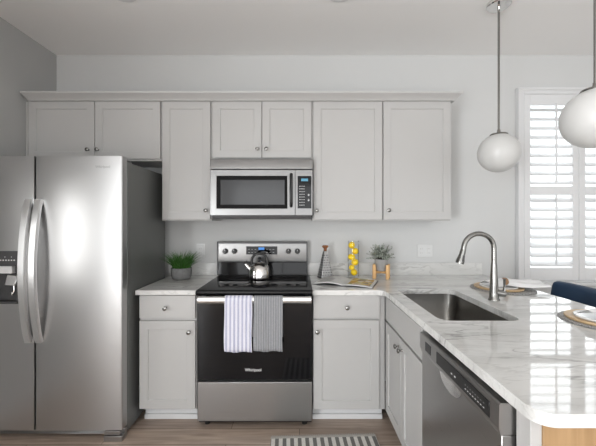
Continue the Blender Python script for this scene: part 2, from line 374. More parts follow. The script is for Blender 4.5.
sh.box(1.93, 1.965, y0, y1, 0.90, 2.44); sh.box(2.785, 2.82, y0, y1, 0.90, 2.44); sh.box(1.965, 2.785, y0, y1, 0.90, 0.94); sh.box(1.965, 2.785, y0, y1, 2.40, 2.44)
build('window_sash', sh, M['trim'], w, 0.002)
build('window_pane', MB().box(1.965, 2.785, WD + 0.108, WD + 0.112, 0.94, 2.40), M['pane'], w)
def plain_window(name, axis, a0, a1, z0, z1, c, nv):
    o = bpy.data.objects.new(name, None); o.location = ((c, (a0 + a1) / 2, z0) if axis == 'Y' else ((a0 + a1) / 2, c, z0)); COL.objects.link(o); o['kind'] = 'structure'
    mb = MB()
    def bx(p, q, r, s):
        if axis == 'Y': mb.box(c - 0.06, c - 0.02, p, q, r, s)
        else: mb.box(p, q, c - 0.06, c - 0.02, r, s)
    bx(a0, a1, z0, z0 + 0.05); bx(a0, a1, z1 - 0.05, z1); bx(a0, a0 + 0.05, z0, z1); bx(a1 - 0.05, a1, z0, z1)
    for i in range(1, nv): m = a0 + (a1 - a0) * i / nv; bx(m - 0.02, m + 0.02, z0, z1)
    build('window_sash', mb, M['trim'], o)
plain_window('window_2', 'Y', 0.72, 1.36, 0.86, 1.64, WL, 1)
plain_window('window_3', 'Y', -3.30, -1.50, 0.06, 2.15, WL, 2)
plain_window('window_4', 'X', -1.9, 3.7, 0.10, 2.45, WF, 4)

# ------------------------------------------------------------------ plantation shutters
def shutter(xa, label):
    t = thing('plantation_shutter', (xa + 0.2315, WD - 0.02, 0.868), label, 'shutter', 'plantation shutters in the window')
    xb = xa + 0.463; y0, y1 = WD - 0.034, WD - 0.006; s = 0.052
    fr = MB(); fr.box(xa, xa + s, y0, y1, 0.870, 2.453); fr.box(xb - s, xb, y0, y1, 0.870, 2.453)
    fr.box(xa + s, xb - s, y0, y1, 0.870, 0.976); fr.box(xa + s, xb - s, y0, y1, 1.597, 1.670); fr.box(xa + s, xb - s, y0, y1, 2.363, 2.453)
    build('shutter_frame', fr, M['trim'], t, 0.002)
    for (za, zb, n) in ((0.976, 1.597, 8), (1.670, 2.363, 9)):
        lv = MB(); p = (zb - za) / n; A = R(37)
        for i in range(n):
            c = za + p * (i + 0.5); hw = 0.040; th = 0.0055; yc = (y0 + y1) / 2 + 0.004
            poly = []
            for k in range(12):
                a = 2 * math.pi * k / 12; u, v = hw * math.cos(a), th * math.sin(a)
                poly.append((yc + u * math.cos(A) - v * math.sin(A), c + u * math.sin(A) + v * math.cos(A)))
            lv.prism(poly, xa + s + 0.002, xb - s - 0.002, 'X')
        build('louver_bank', lv, M['trim'], t)
        xm = (xa + xb) / 2 + 0.022
        rd = MB(); rd.box(xm - 0.006, xm + 0.006, y0 - 0.030, y0 - 0.018, za + 0.03, zb + 0.005)
        build('tilt_rod', rd, M['trim'], t, 0.002)
    return t
shutter(1.912, 'white louvered window shutter panel nearer the cabinets, fully in view behind the bar')
shutter(2.380, 'white louvered window shutter panel farther from the cabinets, partly hidden by a pendant globe')

# ------------------------------------------------------------------ cabinets
def knob(parent, x, z, front):
    mb = MB(); mb.lathe([(0.0075, 0.0), (0.0055, -0.004), (0.005, -0.014), (0.011, -0.018), (0.0145, -0.023), (0.0135, -0.028), (0.008, -0.031), (0.001, -0.0315)], (x, front, z), 18, 'Y')
    return build('knob', mb, M['nickel'], parent, local=True)
def shaker(name, parent, x0, x1, z0, z1, front, t=0.019, stile=0.057, rec=0.008, flat=False, mat=None):
    mb = MB()
    if flat: mb.box(x0, x1, front, front + t, z0, z1)
    else:
        a, b = stile, stile + 0.004
        def rect(i, y): return [(x0 + i, y, z0 + i), (x1 - i, y, z0 + i), (x1 - i, y, z1 - i), (x0 + i, y, z1 - i)]
        mb.rings([rect(0, front + t), rect(0, front), rect(a, front), rect(a + 0.0008, front + rec), rect(b + 0.02, front + rec)])
    return build(name, mb, mat or M['cab'], parent, 0.0015, smooth=30, local=True)
def wall_cabinet(xa, xb, za, zb, doors, label):
    """doors: (px-space already converted) list of (x0,x1,knob_x,knob_z) in world"""
    t = thing('wall_cabinet', (xa, WD, za), label, 'cabinet', 'wall cabinets')
    fy = -0.310
    build('body', MB().box(0.0005, xb - xa - 0.0005, fy, -0.002, 0, zb - za), M['cab'], t, 0.001, local=True)
    for (p, q, d0, d1, kx, kz) in doors:
        d = shaker('door', t, p - xa, q - xa, d0 - za, d1 - za, fy - 0.0195)
        knob(d, kx - xa, kz - za, fy - 0.0195)
    return t
DU = 2.494
UX = lambda px: X(px, DU)
UZ = lambda py: Z(py, DU)
zt = UZ(101.3)
wall_cabinet(UX(26.5), UX(161.1), UZ(160.6), 2.300, [(UX(28.3), UX(94.3), UZ(158.9), zt, UX(88.7), UZ(150)), (UX(95.0), UX(160.1), UZ(158.9), zt, UX(98.3), UZ(150))],
             'pale grey double-door wall cabinet above the refrigerator')
wall_cabinet(UX(161.1), UX(211.3), UZ(220.7), 2.300, [(UX(162.2), UX(210.2), UZ(219.5), zt, UX(206.3), UZ(210.4))],
             'narrow tall single-door wall cabinet between refrigerator and microwave')
wall_cabinet(UX(211.3), UX(312.4), UZ(158.6), 2.300, [(UX(212.6), UX(261.5), UZ(157.8), zt, UX(257.6), UZ(149.3)), (UX(262.3), UX(311.2), UZ(157.8), zt, UX(266.4), UZ(149.3))],
             'short double-door wall cabinet above the microwave')
wall_cabinet(UX(312.4), UX(382.8), UZ(220.7), 2.300, [(UX(313.6), UX(382.2), UZ(219.5), zt, UX(316.8), UZ(210.7))],
             'tall single-door wall cabinet directly beside the microwave, above the lemons')
wall_cabinet(UX(382.8), UX(451.6), UZ(220.7), 2.300, [(UX(383.5), UX(450.9), UZ(219.5), zt, UX(388.3), UZ(210.3))],
             'tall single-door wall cabinet at the end of the row nearest the window')
# crown moulding along the top of the wall cabinets, returning to the wall at the free end
def crown():
    prof = [(0.0, 2.283), (0.018, 2.283), (0.022, 2.290), (0.026, 2.296), (0.042, 2.312), (0.056, 2.322), (0.060, 2.326), (0.062, 2.338), (0.0, 2.338)]
    fx = UX(451.6); fy = WD - 0.332; mb = MB()
    rings = []
    rings.append([(-2.036 - o * 0.6, fy - o, z) for o, z in prof])
    rings.append([(fx + o, fy - o, z) for o, z in prof])
    rings.append([(fx + o, WD - 0.001, z) for o, z in prof])
    mb.rings(rings)
    o = build('crown_molding', mb, M['cab'], None, 0.0, smooth=25, origin=(UX(240), WD - 0.33, 2.283))
    tag(o, 'long crown molding running along the top of the wall cabinets', 'molding')
crown()
build_f = MB().box(WL + 0.001, UX(26.5), WD - 0.318, WD - 0.002, UZ(160.6), 2.283)
tag(build('filler_strip', build_f, M['cab'], None, 0.001, origin=(WL + 0.01, WD - 0.16, UZ(160.6))), 'narrow vertical filler strip closing the gap between side wall and cabinet over the refrigerator', 'filler')

def base_cabinet(name, xa, width, label, doors, drawers, loc, rz=0.0, depth=0.585, hollow=False, toe=True):
    t = thing(name, loc, label, 'cabinet', 'base cabinets', rz)
    mb = MB(); w = width
    if hollow:
        mb.box(0, 0.018, 0.02, depth, 0.105, 0.650); mb.box(w - 0.018, w, 0.02, depth, 0.105, 0.650); mb.box(0.018, w - 0.018, 0.02, depth, 0.105, 0.123)
        mb.box(0.018, w - 0.018, depth - 0.01, depth, 0.123, 0.880)
        mb.box(0, w, 0, 0.0195, 0.105, 0.14); mb.box(0, 0.04, 0, 0.0195, 0.14, 0.880); mb.box(w - 0.04, w, 0, 0.0195, 0.14, 0.880); mb.box(0.04, w - 0.04, 0, 0.0195, 0.84, 0.880); mb.box(0.04, w - 0.04, 0, 0.0195, 0.69, 0.74)
        mb.box(w / 2 - 0.02, w / 2 + 0.02, 0, 0.0195, 0.14, 0.69)
    else: mb.box(0.0005, w - 0.0005, 0, depth, 0.105, 0.880)
    build('body', mb, M['cab'], t, 0.001, local=True)
    if toe:
        tk = MB(); tk.box(0, w, 0.078, 0.092, 0.0, 0.105); tk.box(0, w, 0.062, 0.078, 0.0, 0.034)
        build('toe_kick', tk, M['trim'], t, 0.003, local=True)
    for (p, q, d0, d1, kx, kz) in doors:
        d = shaker('door', t, p, q, d0, d1, -0.0195)
        if kx is not None: knob(d, kx, kz, -0.0195)
    for (p, q, d0, d1, kx, kz) in drawers:
        d = shaker('drawer' if kx is not None else 'false_front', t, p, q, d0, d1, -0.0195, flat=True)
        if kx is not None: knob(d, kx, kz, -0.0195)
    return t
DB = 2.193
BX = lambda px: X(px, DB)
BZ = lambda py: Z(py, DB)
FY = DB + 0.0195
xa = BX(138.6); xb = BX(196.3)
base_cabinet('base_cabinet', xa, xb - xa, 'narrow white base cabinet between refrigerator and range',
             [(BX(139.3) - xa, BX(195.2) - xa, BZ(408.9), BZ(321.0), BX(189.6) - xa, BZ(331.6))],
             [(BX(139.3) - xa, BX(195.2) - xa, BZ(318.3), BZ(295.6), BX(166.0) - xa, BZ(307.8))], (xa, FY, 0))
xa = BX(312.9); xb = BX(382.6)
base_cabinet('base_cabinet', xa, xb - xa + 0.02, 'white base cabinet with one drawer and door beside the range, under the open magazine',
             [(BX(313.4) - xa, BX(379.4) - xa, BZ(409.2), BZ(320.3), BX(317.3) - xa, BZ(331.2))],
             [(BX(313.4) - xa, BX(379.9) - xa, BZ(317.9), BZ(295.2), BX(346.8) - xa, BZ(307.3))], (xa, FY, 0))
PX = 0.572   # plane of the peninsula doors
yN, yF = 1.525, 2.188
base_cabinet('sink_base_cabinet', 0, yF - yN, 'white sink base cabinet facing the range, two doors below a plain false front',
             [(0.008, 0.3295, 0.119, 0.706, 0.300, 0.652), (0.3335, 0.655, 0.119, 0.706, 0.363, 0.652)],
             [(0.008, 0.655, 0.722, 0.872, None, None)], (PX + 0.0195, yF, 0), R(-90), hollow=True, toe=True)
# end of the peninsula: white filler post and oak panel
e = thing('peninsula_end_panel', (0.95, 0.86, 0), 'oak clad end of the peninsula with a white corner post', 'panel')
build('corner_post', MB().box(0.600, 0.630, 0.852, 0.908, 0.0, 0.880), M['cab'], e, 0.0015)
build('oak_panel', MB().box(0.630, 1.20, 0.846, 0.908, 0.0, 0.880), M['oak'], e, 0.001, label if False else 40)
pb = MB().box(1.185, 1.20, 0.909, WD - 0.01, 0.0, 0.880)
tag(build('peninsula_back_panel', pb, M['trim'], None, 0.001, origin=(1.19, 1.8, 0)), 'white panel closing the seating side of the peninsula', 'panel')

# ------------------------------------------------------------------ countertops
def arc(cx, cy, r, a0, a1, n=8): return [(cx + r * math.cos(R(a0 + (a1 - a0) * i / n)), cy + r * math.sin(R(a0 + (a1 - a0) * i / n))) for i in range(n + 1)]
def slab(name, outer, hole, z0, z1, mat, bevel, label):
    bm = bmesh.new(); ed = []
    for loop in ([outer, hole] if hole else [outer]):
        vs = [bm.verts.new((x, y, z1)) for x, y in loop]
        ed += [bm.edges.new((vs[i], vs[(i + 1) % len(vs)])) for i in range(len(vs))]
    r = bmesh.ops.triangle_fill(bm, edges=ed, use_beauty=True, use_dissolve=False)
    fs = [f for f in r['geom'] if isinstance(f, bmesh.types.BMFace)]
    ex = bmesh.ops.extrude_face_region(bm, geom=fs)
    for v in ex['geom']:
        if isinstance(v, bmesh.types.BMVert): v.co.z = z0
    bmesh.ops.recalc_face_normals(bm, faces=bm.faces)
    me = bpy.data.meshes.new(name); bm.to_mesh(me); bm.free()
    me.shade_smooth(); me.set_sharp_from_angle(angle=R(40))
    o = link_mesh(name, me, mat)
    b = o.modifiers.new('bevel', 'BEVEL'); b.width = bevel; b.segments = 3; b.limit_method = 'ANGLE'; b.angle_limit = R(60)
    tag(o, label, 'countertop'); return o
CT, CB, CF = 0.914, 0.881, 2.178
RL, RR = -0.682, 0.087      # range slot
slab('countertop', [(-1.092, WD), (-1.092, CF), (RL, CF), (RL, WD)], None, CB, CT, M['marble'], 0.004, 'short marble countertop between refrigerator and range')
r1, r2 = 0.05, 0.05; PXC = 0.565
outer = [(RR, WD), (RR, CF)] + arc(PXC - r1, CF - r1, r1, 90, 0) + arc(PXC + r2, 0.777 + r2, r2, 180, 270) + arc(1.575 - r2, 0.777 + r2, r2, 270, 360) + [(1.575, WD)]
SX0, SX1, SY0, SY1 = 0.653, 1.035, 1.512, 2.222
def rrect(x0, x1, y0, y1, r, n=6):
    return arc(x0 + r, y0 + r, r, 180, 270, n) + arc(x1 - r, y0 + r, r, 270, 360, n) + arc(x1 - r, y1 - r, r, 0, 90, n) + arc(x0 + r, y1 - r, r, 90, 180, n)
slab('countertop', outer, rrect(SX0, SX1, SY0, SY1, 0.055), CB, CT, M['marble'], 0.006, 'large L-shaped marble countertop holding the sink and running out as a bar')
tag(build('backsplash', MB().box(-1.12, -0.665, WD - 0.02, WD - 0.0005, CT, 1.016), M['marble_splash'], None, 0.0015, origin=(0, 0, 0)), 'short low marble backsplash behind the potted grass', 'backsplash')
tag(build('backsplash', MB().box(0.07, 1.562, WD - 0.02, WD - 0.0005, CT, 1.016), M['marble_splash'], None, 0.0015, origin=(0, 0, 0)), 'long low marble backsplash behind the lemons and faucet', 'backsplash')

# ------------------------------------------------------------------ sink
sk = thing('undermount_sink', (0.82, 1.82, CB - 0.22), 'stainless steel undermount sink basin set into the marble bar', 'sink')
mb = MB(); g = 0.006
def at(loop, z): return [(x, y, z) for x, y in loop]
L0 = rrect(SX0 - 0.02, SX1 + 0.02, SY0 - 0.02, SY1 + 0.02, 0.07); L1 = rrect(SX0 - 0.004, SX1 + 0.004, SY0 - 0.004, SY1 + 0.004, 0.062)
L2 = rrect(SX0 + 0.006, SX1 - 0.006, SY0 + 0.006, SY1 - 0.006, 0.06); L3 = rrect(SX0 + 0.02, SX1 - 0.02, SY0 + 0.02, SY1 - 0.02, 0.05)
L4 = rrect(0.79, 0.85, 1.79, 1.85, 0.028)
mb.rings([at(L0, CB - 0.001), at(L1, CB - 0.001), at(L2, CB - 0.19), at(L3, CB - 0.205), at(L4, CB - 0.212)], False, True)
mb.rings([at(L0, CB - 0.003), at(rrect(SX0 - 0.006, SX1 + 0.006, SY0 - 0.006, SY1 + 0.006, 0.063), CB - 0.003), at(rrect(SX0 + 0.004, SX1 - 0.004, SY0 + 0.004, SY1 - 0.004, 0.06), CB - 0.2), at(L4, CB - 0.218)], False, True)
build('basin', mb, M['sinksteel'], sk, smooth=60)
mb = MB(); mb.lathe([(0.045, 0.0), (0.045, 0.003), (0.036, 0.004), (0.034, -0.0005), (0.001, -0.0008)], (0.82, 1.82, CB - 0.2108), 24); build('drain', mb, M['chrome'], sk)

# ------------------------------------------------------------------ faucet
fx, fy = 1.132, 1.909
f = thing('kitchen_faucet', (fx, fy, CT), 'tall brushed nickel gooseneck faucet with pull-down head standing behind the sink', 'faucet')
mb = MB(); mb.lathe([(0.031, 0), (0.031, 0.004), (0.026, 0.012), (0.0235, 0.05), (0.0215, 0.10), (0.0165, 0.20), (0.0150, 0.215)], (fx, fy, CT), 24); build('faucet_body', mb, M['nickel'], f)
pts = [(fx, fy, CT + 0.215), (fx, fy, CT + 0.300)]; r = 0.088; cx = fx - r; cz = CT + 0.300
for i in range(1, 16):
    a = math.pi * i / 16 * 1.0; pts.append((cx + r * math.cos(a), fy, cz + r * math.sin(a) * 0.98))
pts.append((cx - r * 1.03, fy, cz - 0.012))
mb = MB(); mb.tube(pts, 0.0143, 16); build('spout', mb, M['nickel'], f)
p0 = Vector((cx - r * 1.02, fy, cz - 0.006)); d = Vector((-0.27, 0, -0.963))
mb = MB(); mb.tube([p0, p0 + d * 0.02, p0 + d * 0.03, p0 + d * 0.068, p0 + d * 0.084], [0.0150, 0.0165, 0.0160, 0.0235, 0.0225], 18)
sh_ = build('spray_head', mb, M['nickel'], f); build('spray_button', MB().tube([p0 + d * 0.035 + Vector((0.004, -0.018, 0)), p0 + d * 0.07 + Vector((0.004, -0.023, 0))], 0.006, 10), M['dark'], sh_)
mb = MB(); mb.cyl((fx + 0.012, fy - 0.002, CT + 0.045), (fx + 0.058, fy - 0.014, CT + 0.038), 0.021, 0.019, 18); hub = build('valve_hub', mb, M['nickel'], f)
mb = MB(); mb.tube([(fx + 0.046, fy - 0.012, CT + 0.045), (fx + 0.052, fy - 0.014, CT + 0.08), (fx + 0.050, fy - 0.016, CT + 0.125)], [0.008, 0.007, 0.0085], 12, flat=(0.6, 1.2)); build('handle_lever', mb, M['nickel'], f)

# ------------------------------------------------------------------ refrigerator
FRX0, FRX1, FRS = -2.021, -1.105, X(34.6, 2.045)
fr = thing('refrigerator', (-1.56, 2.40, 0), 'large side-by-side stainless steel refrigerator against the side wall', 'refrigerator')
build('case', MB().box(FRX0, FRX1, 2.106, 2.70, 0.025, 1.752), M['steel_case'], fr, 0.004)
def curved_door(x0, x1, hole=None):
    """door slab, front softly rounded at its vertical edges"""
    prof = [(x0, 2.100), (x0, 2.056)] + [(x0 + 0.011 - 0.011 * math.cos(R(a)), 2.056 - 0.011 * math.sin(R(a))) for a in (30, 60, 90)] + \
           [(x1 - 0.011 + 0.011 * math.sin(R(a)), 2.056 - 0.011 * math.cos(R(a))) for a in (0, 30, 60)] + [(x1, 2.056), (x1, 2.100)]
    mb = MB(); mb.prism(prof, 0.070, 1.779, 'Z'); return mb
dr = build('fridge_door', curved_door(FRS + 0.003, FRX1), M['steel_v'], fr, 0.0, smooth=35)
def fr_handle(xc, parent):
    pts = []; n = 18
    for i in range(n + 1):
        t = i / n; z = 0.620 + (1.508 - 0.620) * t; y = 2.040 - 0.052 * math.sin(math.pi * t) ** 0.75
        pts.append((xc, y, z))
    out = []
    for i, (a, y, z) in enumerate(pts):
        w = 0.0215; th = 0.010
        out.append([(a - w, y - th * 0.3, z), (a - w * 0.8, y - th, z), (a + w * 0.8, y - th, z), (a + w, y - th * 0.3, z), (a + w, y + th, z), (a - w, y + th, z)])
    mb = MB(); mb.rings(out)
    for z in (0.630, 1.498): mb.box(xc - 0.018, xc + 0.018, 2.030, 2.0455, z - 0.012, z + 0.012)
    return build('door_handle', mb, M['steel_handle'], parent, 0.0, smooth=50)
fr_handle(FRS + 0.031, dr)
# left door with dispenser recess
XL, XR = FRX0, FRS - 0.003; hx0, hx1 = -1.975, X(18.6, 2.045); hz0, hz1 = Z(304, 2.045), Z(251, 2.045)
mb = MB()
for (a, b, c, dd) in ((XL, hx0, 0.070, 1.779), (hx1, XR, 0.070, 1.779), (hx0, hx1, 0.070, hz0), (hx0, hx1, hz1, 1.779)): mb.box(a, b, 2.045, 2.100, c, dd)
dl = build('freezer_door', mb, M['steel_v'], fr, 0.0, smooth=0)
fr_handle(FRS - 0.034, dl)
ds = MB(); zr = Z(266, 2.045)
ds.box(hx0, hx1, 2.043, 2.06, zr, hz1); ds.box(hx0, hx0 + 0.012, 2.043, 2.098, hz0, zr); ds.box(hx1 - 0.012, hx1, 2.043, 2.098, hz0, zr); ds.box(hx0, hx1, 2.043, 2.098, hz0, hz0 + 0.015); ds.box(hx0, hx1, 2.090, 2.098, hz0, hz1)
dsp = build('dispenser', ds, M['dark'], fr, 0.001)
ic = MB()
for i in range(6): ic.box(hx1 - 0.030 - i * 0.017, hx1 - 0.021 - i * 0.017, 2.0422, 2.0432, Z(260.8, 2.045), Z(259.6, 2.045))
for i in range(3): ic.box(hx1 - 0.045 - i * 0.04, hx1 - 0.041 - i * 0.04, 2.0422, 2.0432, Z(257.4, 2.045), Z(256.6, 2.045))
build('button_print', ic, M['whiteprint'], dsp)
build('light_panel', MB().box(hx1 - 0.14, hx1 - 0.056, 2.062, 2.089, Z(274, 2.045), Z(266.5, 2.045)), M['whiteprint'], dsp, 0.002)
lv = MB(); lv.rings([[(hx1 - 0.085, 2.060, 1.036), (hx1 - 0.018, 2.060, 1.030), (hx1 - 0.018, 2.088, 1.030), (hx1 - 0.085, 2.088, 1.036)], [(hx1 - 0.095, 2.052, 0.972), (hx1 - 0.030, 2.052, 0.967), (hx1 - 0.030, 2.085, 0.967), (hx1 - 0.095, 2.085, 0.972)]])
build('dispenser_paddle', lv, M['steel_handle'], dsp, 0.003)
build('water_nozzle', MB().tube([(hx1 - 0.05, 2.07, 0.968), (hx1 - 0.045, 2.066, 0.935), (hx1 - 0.058, 2.066, 0.91), (hx1 - 0.062, 2.066, 0.925)], 0.005, 8), M['chrome'], dsp)
gr = MB(); gr.box(FRX0, FRX1, 2.075, 2.105, 0.030, 0.062)
for i in range(3): gr.box(FRX0 + 0.01, X(104, 2.05), 2.070, 2.076, 0.032 + i * 0.009, 0.036 + i * 0.009)
build('toe_grille', gr, M['steel_h'], fr, 0.002)
hg = MB(); hg.box(X(104, 2.045), FRX1, 2.040, 2.105, 0.0, 0.034); hg.box(X(104, 2.045), FRX1 - 0.012, 2.043, 2.10, 0.040, 0.064)
build('foot_cover', hg, M['steel_h'], fr, 0.002)
hg = MB(); hg.box(FRX1 - 0.075, FRX1 - 0.01, 2.06, 2.18, 1.753, 1.768); build('hinge_cover', hg, M['dark'], fr, 0.003)
text('logo', 'Whirlpool', 0.022, (X(102.8, 2.045), 2.0448, Z(166.8, 2.045)), (R(90), 0, 0), M['greyprint'], dr)

# ------------------------------------------------------------------ microwave
DM = 2.420
mx = lambda px: X(px, DM)
mz = lambda py: Z(py, DM)
mw = thing('microwave', (-0.29, 2.6, mz(217.5)), 'over-the-range stainless steel microwave mounted under the short cabinet', 'microwave')
MX0, MX1 = mx(210.2), mx(312.4)
build('body', MB().box(MX0 + 0.006, MX1 - 0.004, DM + 0.03, WD - 0.002, mz(217.0), mz(158.4)), M['dark'], mw, 0.003)
build('vent_grille', MB().prism([(DM - 0.004, mz(169.0)), (DM - 0.004, mz(166.0)), (DM + 0.004, mz(159.0)), (DM + 0.03, mz(158.3)), (DM + 0.03, mz(169.0))], MX0, MX1, 'X'), M['steel_dim'], mw, 0.001)
xs = mx(295.2)
dm = MB(); wx0, wx1, wz0, wz1 = mx(216.4), mx(287.3), mz(208.6), mz(175.8)
a, b, c, dd = MX0, xs - 0.001, mz(215.3), mz(169.9)
def R4(x0, x1, z0, z1, y): return [(x0, y, z0), (x1, y, z0), (x1, y, z1), (x0, y, z1)]
dm.rings([R4(a, b, c, dd, DM + 0.029), R4(a, b, c, dd, DM), R4(wx0, wx1, wz0, wz1, DM), R4(wx0, wx1, wz0, wz1, DM + 0.02)])
md = build('door', dm, M['steel_dim'], mw, 0.0015, smooth=30)
gx0, gx1, gz0, gz1 = mx(220.2), mx(284.6), mz(204.6), mz(179.8)
dm = MB(); dm.rings([R4(wx0 + 0.0005, wx1 - 0.0005, wz0 + 0.0005, wz1 - 0.0005, DM + 0.019), R4(wx0 + 0.0005, wx1 - 0.0005, wz0 + 0.0005, wz1 - 0.0005, DM + 0.001), R4(gx0, gx1, gz0, gz1, DM + 0.001), R4(gx0, gx1, gz0, gz1, DM + 0.012)])
M['matt_black'] = simple('matt_black_frame', (0.006, 0.006, 0.006), 0.6, spec=0.15)
wf = build('window_frame', dm, M['matt_black'], md, 0.0, smooth=0)
build('window_glass', MB().box(gx0, gx1, DM + 0.005, DM + 0.011, gz0, gz1), M['mwglass'], md)
hm = MB(); hm.tube([(mx(291.2), DM - 0.004, mz(206.5)), (mx(291.2), DM - 0.026, mz(203.5)), (mx(291.2), DM - 0.028, mz(190.5)), (mx(291.2), DM - 0.026, mz(177)), (mx(291.2), DM - 0.004, mz(174.2))], 0.0125, 12, flat=(0.9, 0.8))
build('door_handle', hm, M['black'], md)
cp = MB(); cp.box(xs + 0.001, MX1, DM, DM + 0.029, mz(215.3), mz(169.9)); cpo = build('control_panel', cp, M['steel_dim'], mw, 0.0015)
kp = build('keypad', MB().box(mx(297.6), mx(311.3), DM - 0.002, DM - 0.0002, mz(208.4), mz(176.0)), M['black_glass'], mw, 0.0006)
build('lit_display', MB().box(mx(301.2), mx(308.0), DM - 0.0024, DM - 0.0019, mz(181.2), mz(178.6)), M['cyanled'], kp)
def key(parent, mat, *bs):
    k = MB()
    for b in bs: k.box(*b)
    return build('key', k, mat, parent)
for r_ in range(8):
    for c_ in range(3):
        xx = mx(300.0 + c_ * 2.0); zz = mz(186.2 + r_ * 2.7)
        key(kp, M['whiteprint'], (xx - 0.0035, xx + 0.0035, DM - 0.0024, DM - 0.0019, zz - 0.0022, zz + 0.0022))
for (px_, py_) in ((308.6, 195), (308.6, 200.2)):
    xx, zz = mx(px_), mz(py_); key(kp, M['whiteprint'], (xx - 0.008, xx + 0.008, DM - 0.0024, DM - 0.0019, zz - 0.002, zz + 0.002), (xx - 0.002, xx + 0.002, DM - 0.0026, DM - 0.0019, zz - 0.008, zz + 0.008))
bt = MB(); bt.prism([(DM + 0.004, mz(215.5)), (DM + 0.012, mz(218.6)), (DM + 0.16, mz(219.2)), (WD - 0.02, mz(217.4)), (WD - 0.02, mz(216.4)), (DM + 0.004, mz(215.4))], MX0 + 0.012, MX1 - 0.012, 'X')
build('bottom_tray', bt, M['dark'], mw, 0.001)

# ------------------------------------------------------------------ range
DO = 2.164
ox = lambda px: X(px, DO)
oz = lambda py: Z(py, DO)
OX0, OX1 = ox(197.1), ox(312.3)
rg = thing('electric_range', (-0.30, 2.45, 0), 'freestanding stainless and black glass electric range between the base cabinets', 'range')
build('body', MB().box(OX0 + 0.003, OX1 - 0.003, DO + 0.03, WD - 0.03, 0.03, 0.895), M['black'], rg, 0.002)
ck = MB(); ck.prism([(2.132, 0.897), (2.128, 0.905), (2.132, 0.916), (2.145, 0.921), (2.745, 0.921), (2.745, 0.896), (DO - 0.01, 0.896), (2.140, 0.886)], OX0 - 0.001, OX1 + 0.001, 'X')
cko = build('cooktop', ck, M['black_glass'], rg, 0.002)
for i, (bx, by, br) in enumerate(((-0.475, 2.32, 0.105), (-0.115, 2.32, 0.085), (-0.475, 2.60, 0.080), (-0.115, 2.60, 0.115))):
    mb = MB()
    for q in (br, br * 0.62): mb.rings([[(bx + (q + dq) * math.cos(2 * math.pi * k / 40), by + (q + dq) * math.sin(2 * math.pi * k / 40), z) for k in range(40)] for dq, z in ((0, 0.9212), (0, 0.9216), (0.003, 0.9216), (0.003, 0.9212))], False, False)
    build('burner_ring', mb, M['ring'], cko)
DG = 2.750
gx = lambda px: X(px, DG)
gz = lambda py: Z(py, DG)
bg_ = MB(); bg_.prism([(DG, gz(262.3)), (DG - 0.004, gz(260.5)), (DG + 0.004, gz(243.6)), (DG + 0.05, gz(243.0)), (DG + 0.05, gz(262.3))], gx(218.2), gx(306.6), 'X')
bgo = build('control_panel', bg_, M['steel_dim'], rg, 0.001)
mb = MB(); mb.box(gx(217.0), gx(307.5), DG - 0.002, WD - 0.024, gz(243.6), gz(241.6)); mb.box(gx(217), gx(218.4), DG - 0.004, WD - 0.024, 0.921, gz(243.6)); mb.box(gx(306.4), gx(307.5), DG - 0.004, WD - 0.024, 0.921, gz(243.6)); mb.box(gx(218.4), gx(306.4), DG + 0.05, WD - 0.024, 0.921, gz(243.6))
build('backguard_trim', mb, M['dark'], rg, 0.002)
build('backguard', MB().prism([(2.745, 0.921), (DG + 0.012, gz(264.5)), (DG + 0.012, gz(262.5)), (DG + 0.049, gz(262.5)), (DG + 0.049, 0.921)], gx(218.5), gx(306.3), 'X'), M['black_glass'], rg, 0.001)
dp = build('display', MB().box(gx(246.3), gx(277.2), DG - 0.0055, DG + 0.002, gz(254.4), gz(246.4)), M['black_glass'], rg, 0.001)
build('lit_display', MB().box(gx(258.6), gx(264.4), DG - 0.0062, DG - 0.0055, gz(249.8), gz(247.4)), M['blueled'], dp)
for r_ in range(2):
    for c_ in range(3):
        for s_ in (249.0, 267.0):
            xx = gx(s_ + c_ * 3.2); zz = gz(249.4 + r_ * 3.0); key(dp, M['greyprint'], (xx - 0.007, xx + 0.007, DG - 0.0062, DG - 0.0055, zz - 0.0022, zz + 0.0022))
for px_ in (225.4, 234.5, 288.4, 297.4):
    c = (gx(px_), DG - 0.001, gz(251.2)); mb = MB()
    mb.lathe([(0.0225, 0.002), (0.0225, -0.006), (0.0200, -0.014), (0.0190, -0.026), (0.0160, -0.030), (0.001, -0.0305)], c, 24, 'Y')
    mb.box(c[0] - 0.0045, c[0] + 0.0045, c[1] - 0.036, c[1] - 0.008, c[2] - 0.020, c[2] + 0.020)
    k_ = build('control_knob', mb, M['black'], rg, 0.0)
    build('knob_mark', MB().box(c[0] - 0.0012, c[0] + 0.0012, c[1] - 0.0366, c[1] - 0.0358, c[2] + 0.006, c[2] + 0.019), M['whiteprint'], k_)
dz0, dz1 = oz(379.8), 0.884
od = build('oven_door', MB().box(OX0 + 0.002, OX1 - 0.002, DO, DO + 0.03, dz0, dz1), M['black_glass'], rg, 0.003)
hz = 0.866
hb = MB(); pr = [(2.112 + 0.016 * math.cos(R(a)), hz + 0.0235 * math.sin(R(a))) for a in range(0, 360, 20)]
hb.prism(pr, X(197.8, 2.11), X(311.3, 2.11), 'X')
for px_ in (201.5, 307.5): hb.box(X(px_, 2.11) - 0.014, X(px_, 2.11) + 0.014, 2.115, DO + 0.001, hz - 0.015, hz + 0.015)
build('oven_handle', hb, M['steel_handle'], od, 0.0, smooth=50)
text('logo', 'Whirlpool', 0.026, (ox(253.2), DO - 0.0004, oz(370.0)), (R(90), 0, 0), M['whiteprint'], od, bold=0.0003)
build('storage_drawer', MB().box(OX0 + 0.002, OX1 - 0.002, DO, DO + 0.03, oz(421.2), oz(382.2)), M['steel_h'], rg, 0.003)
for xx in (OX0 + 0.05, OX1 - 0.05): build('foot', MB().cyl((xx, DO + 0.07, 0.0), (xx, DO + 0.07, 0.035), 0.018), M['black'], rg)

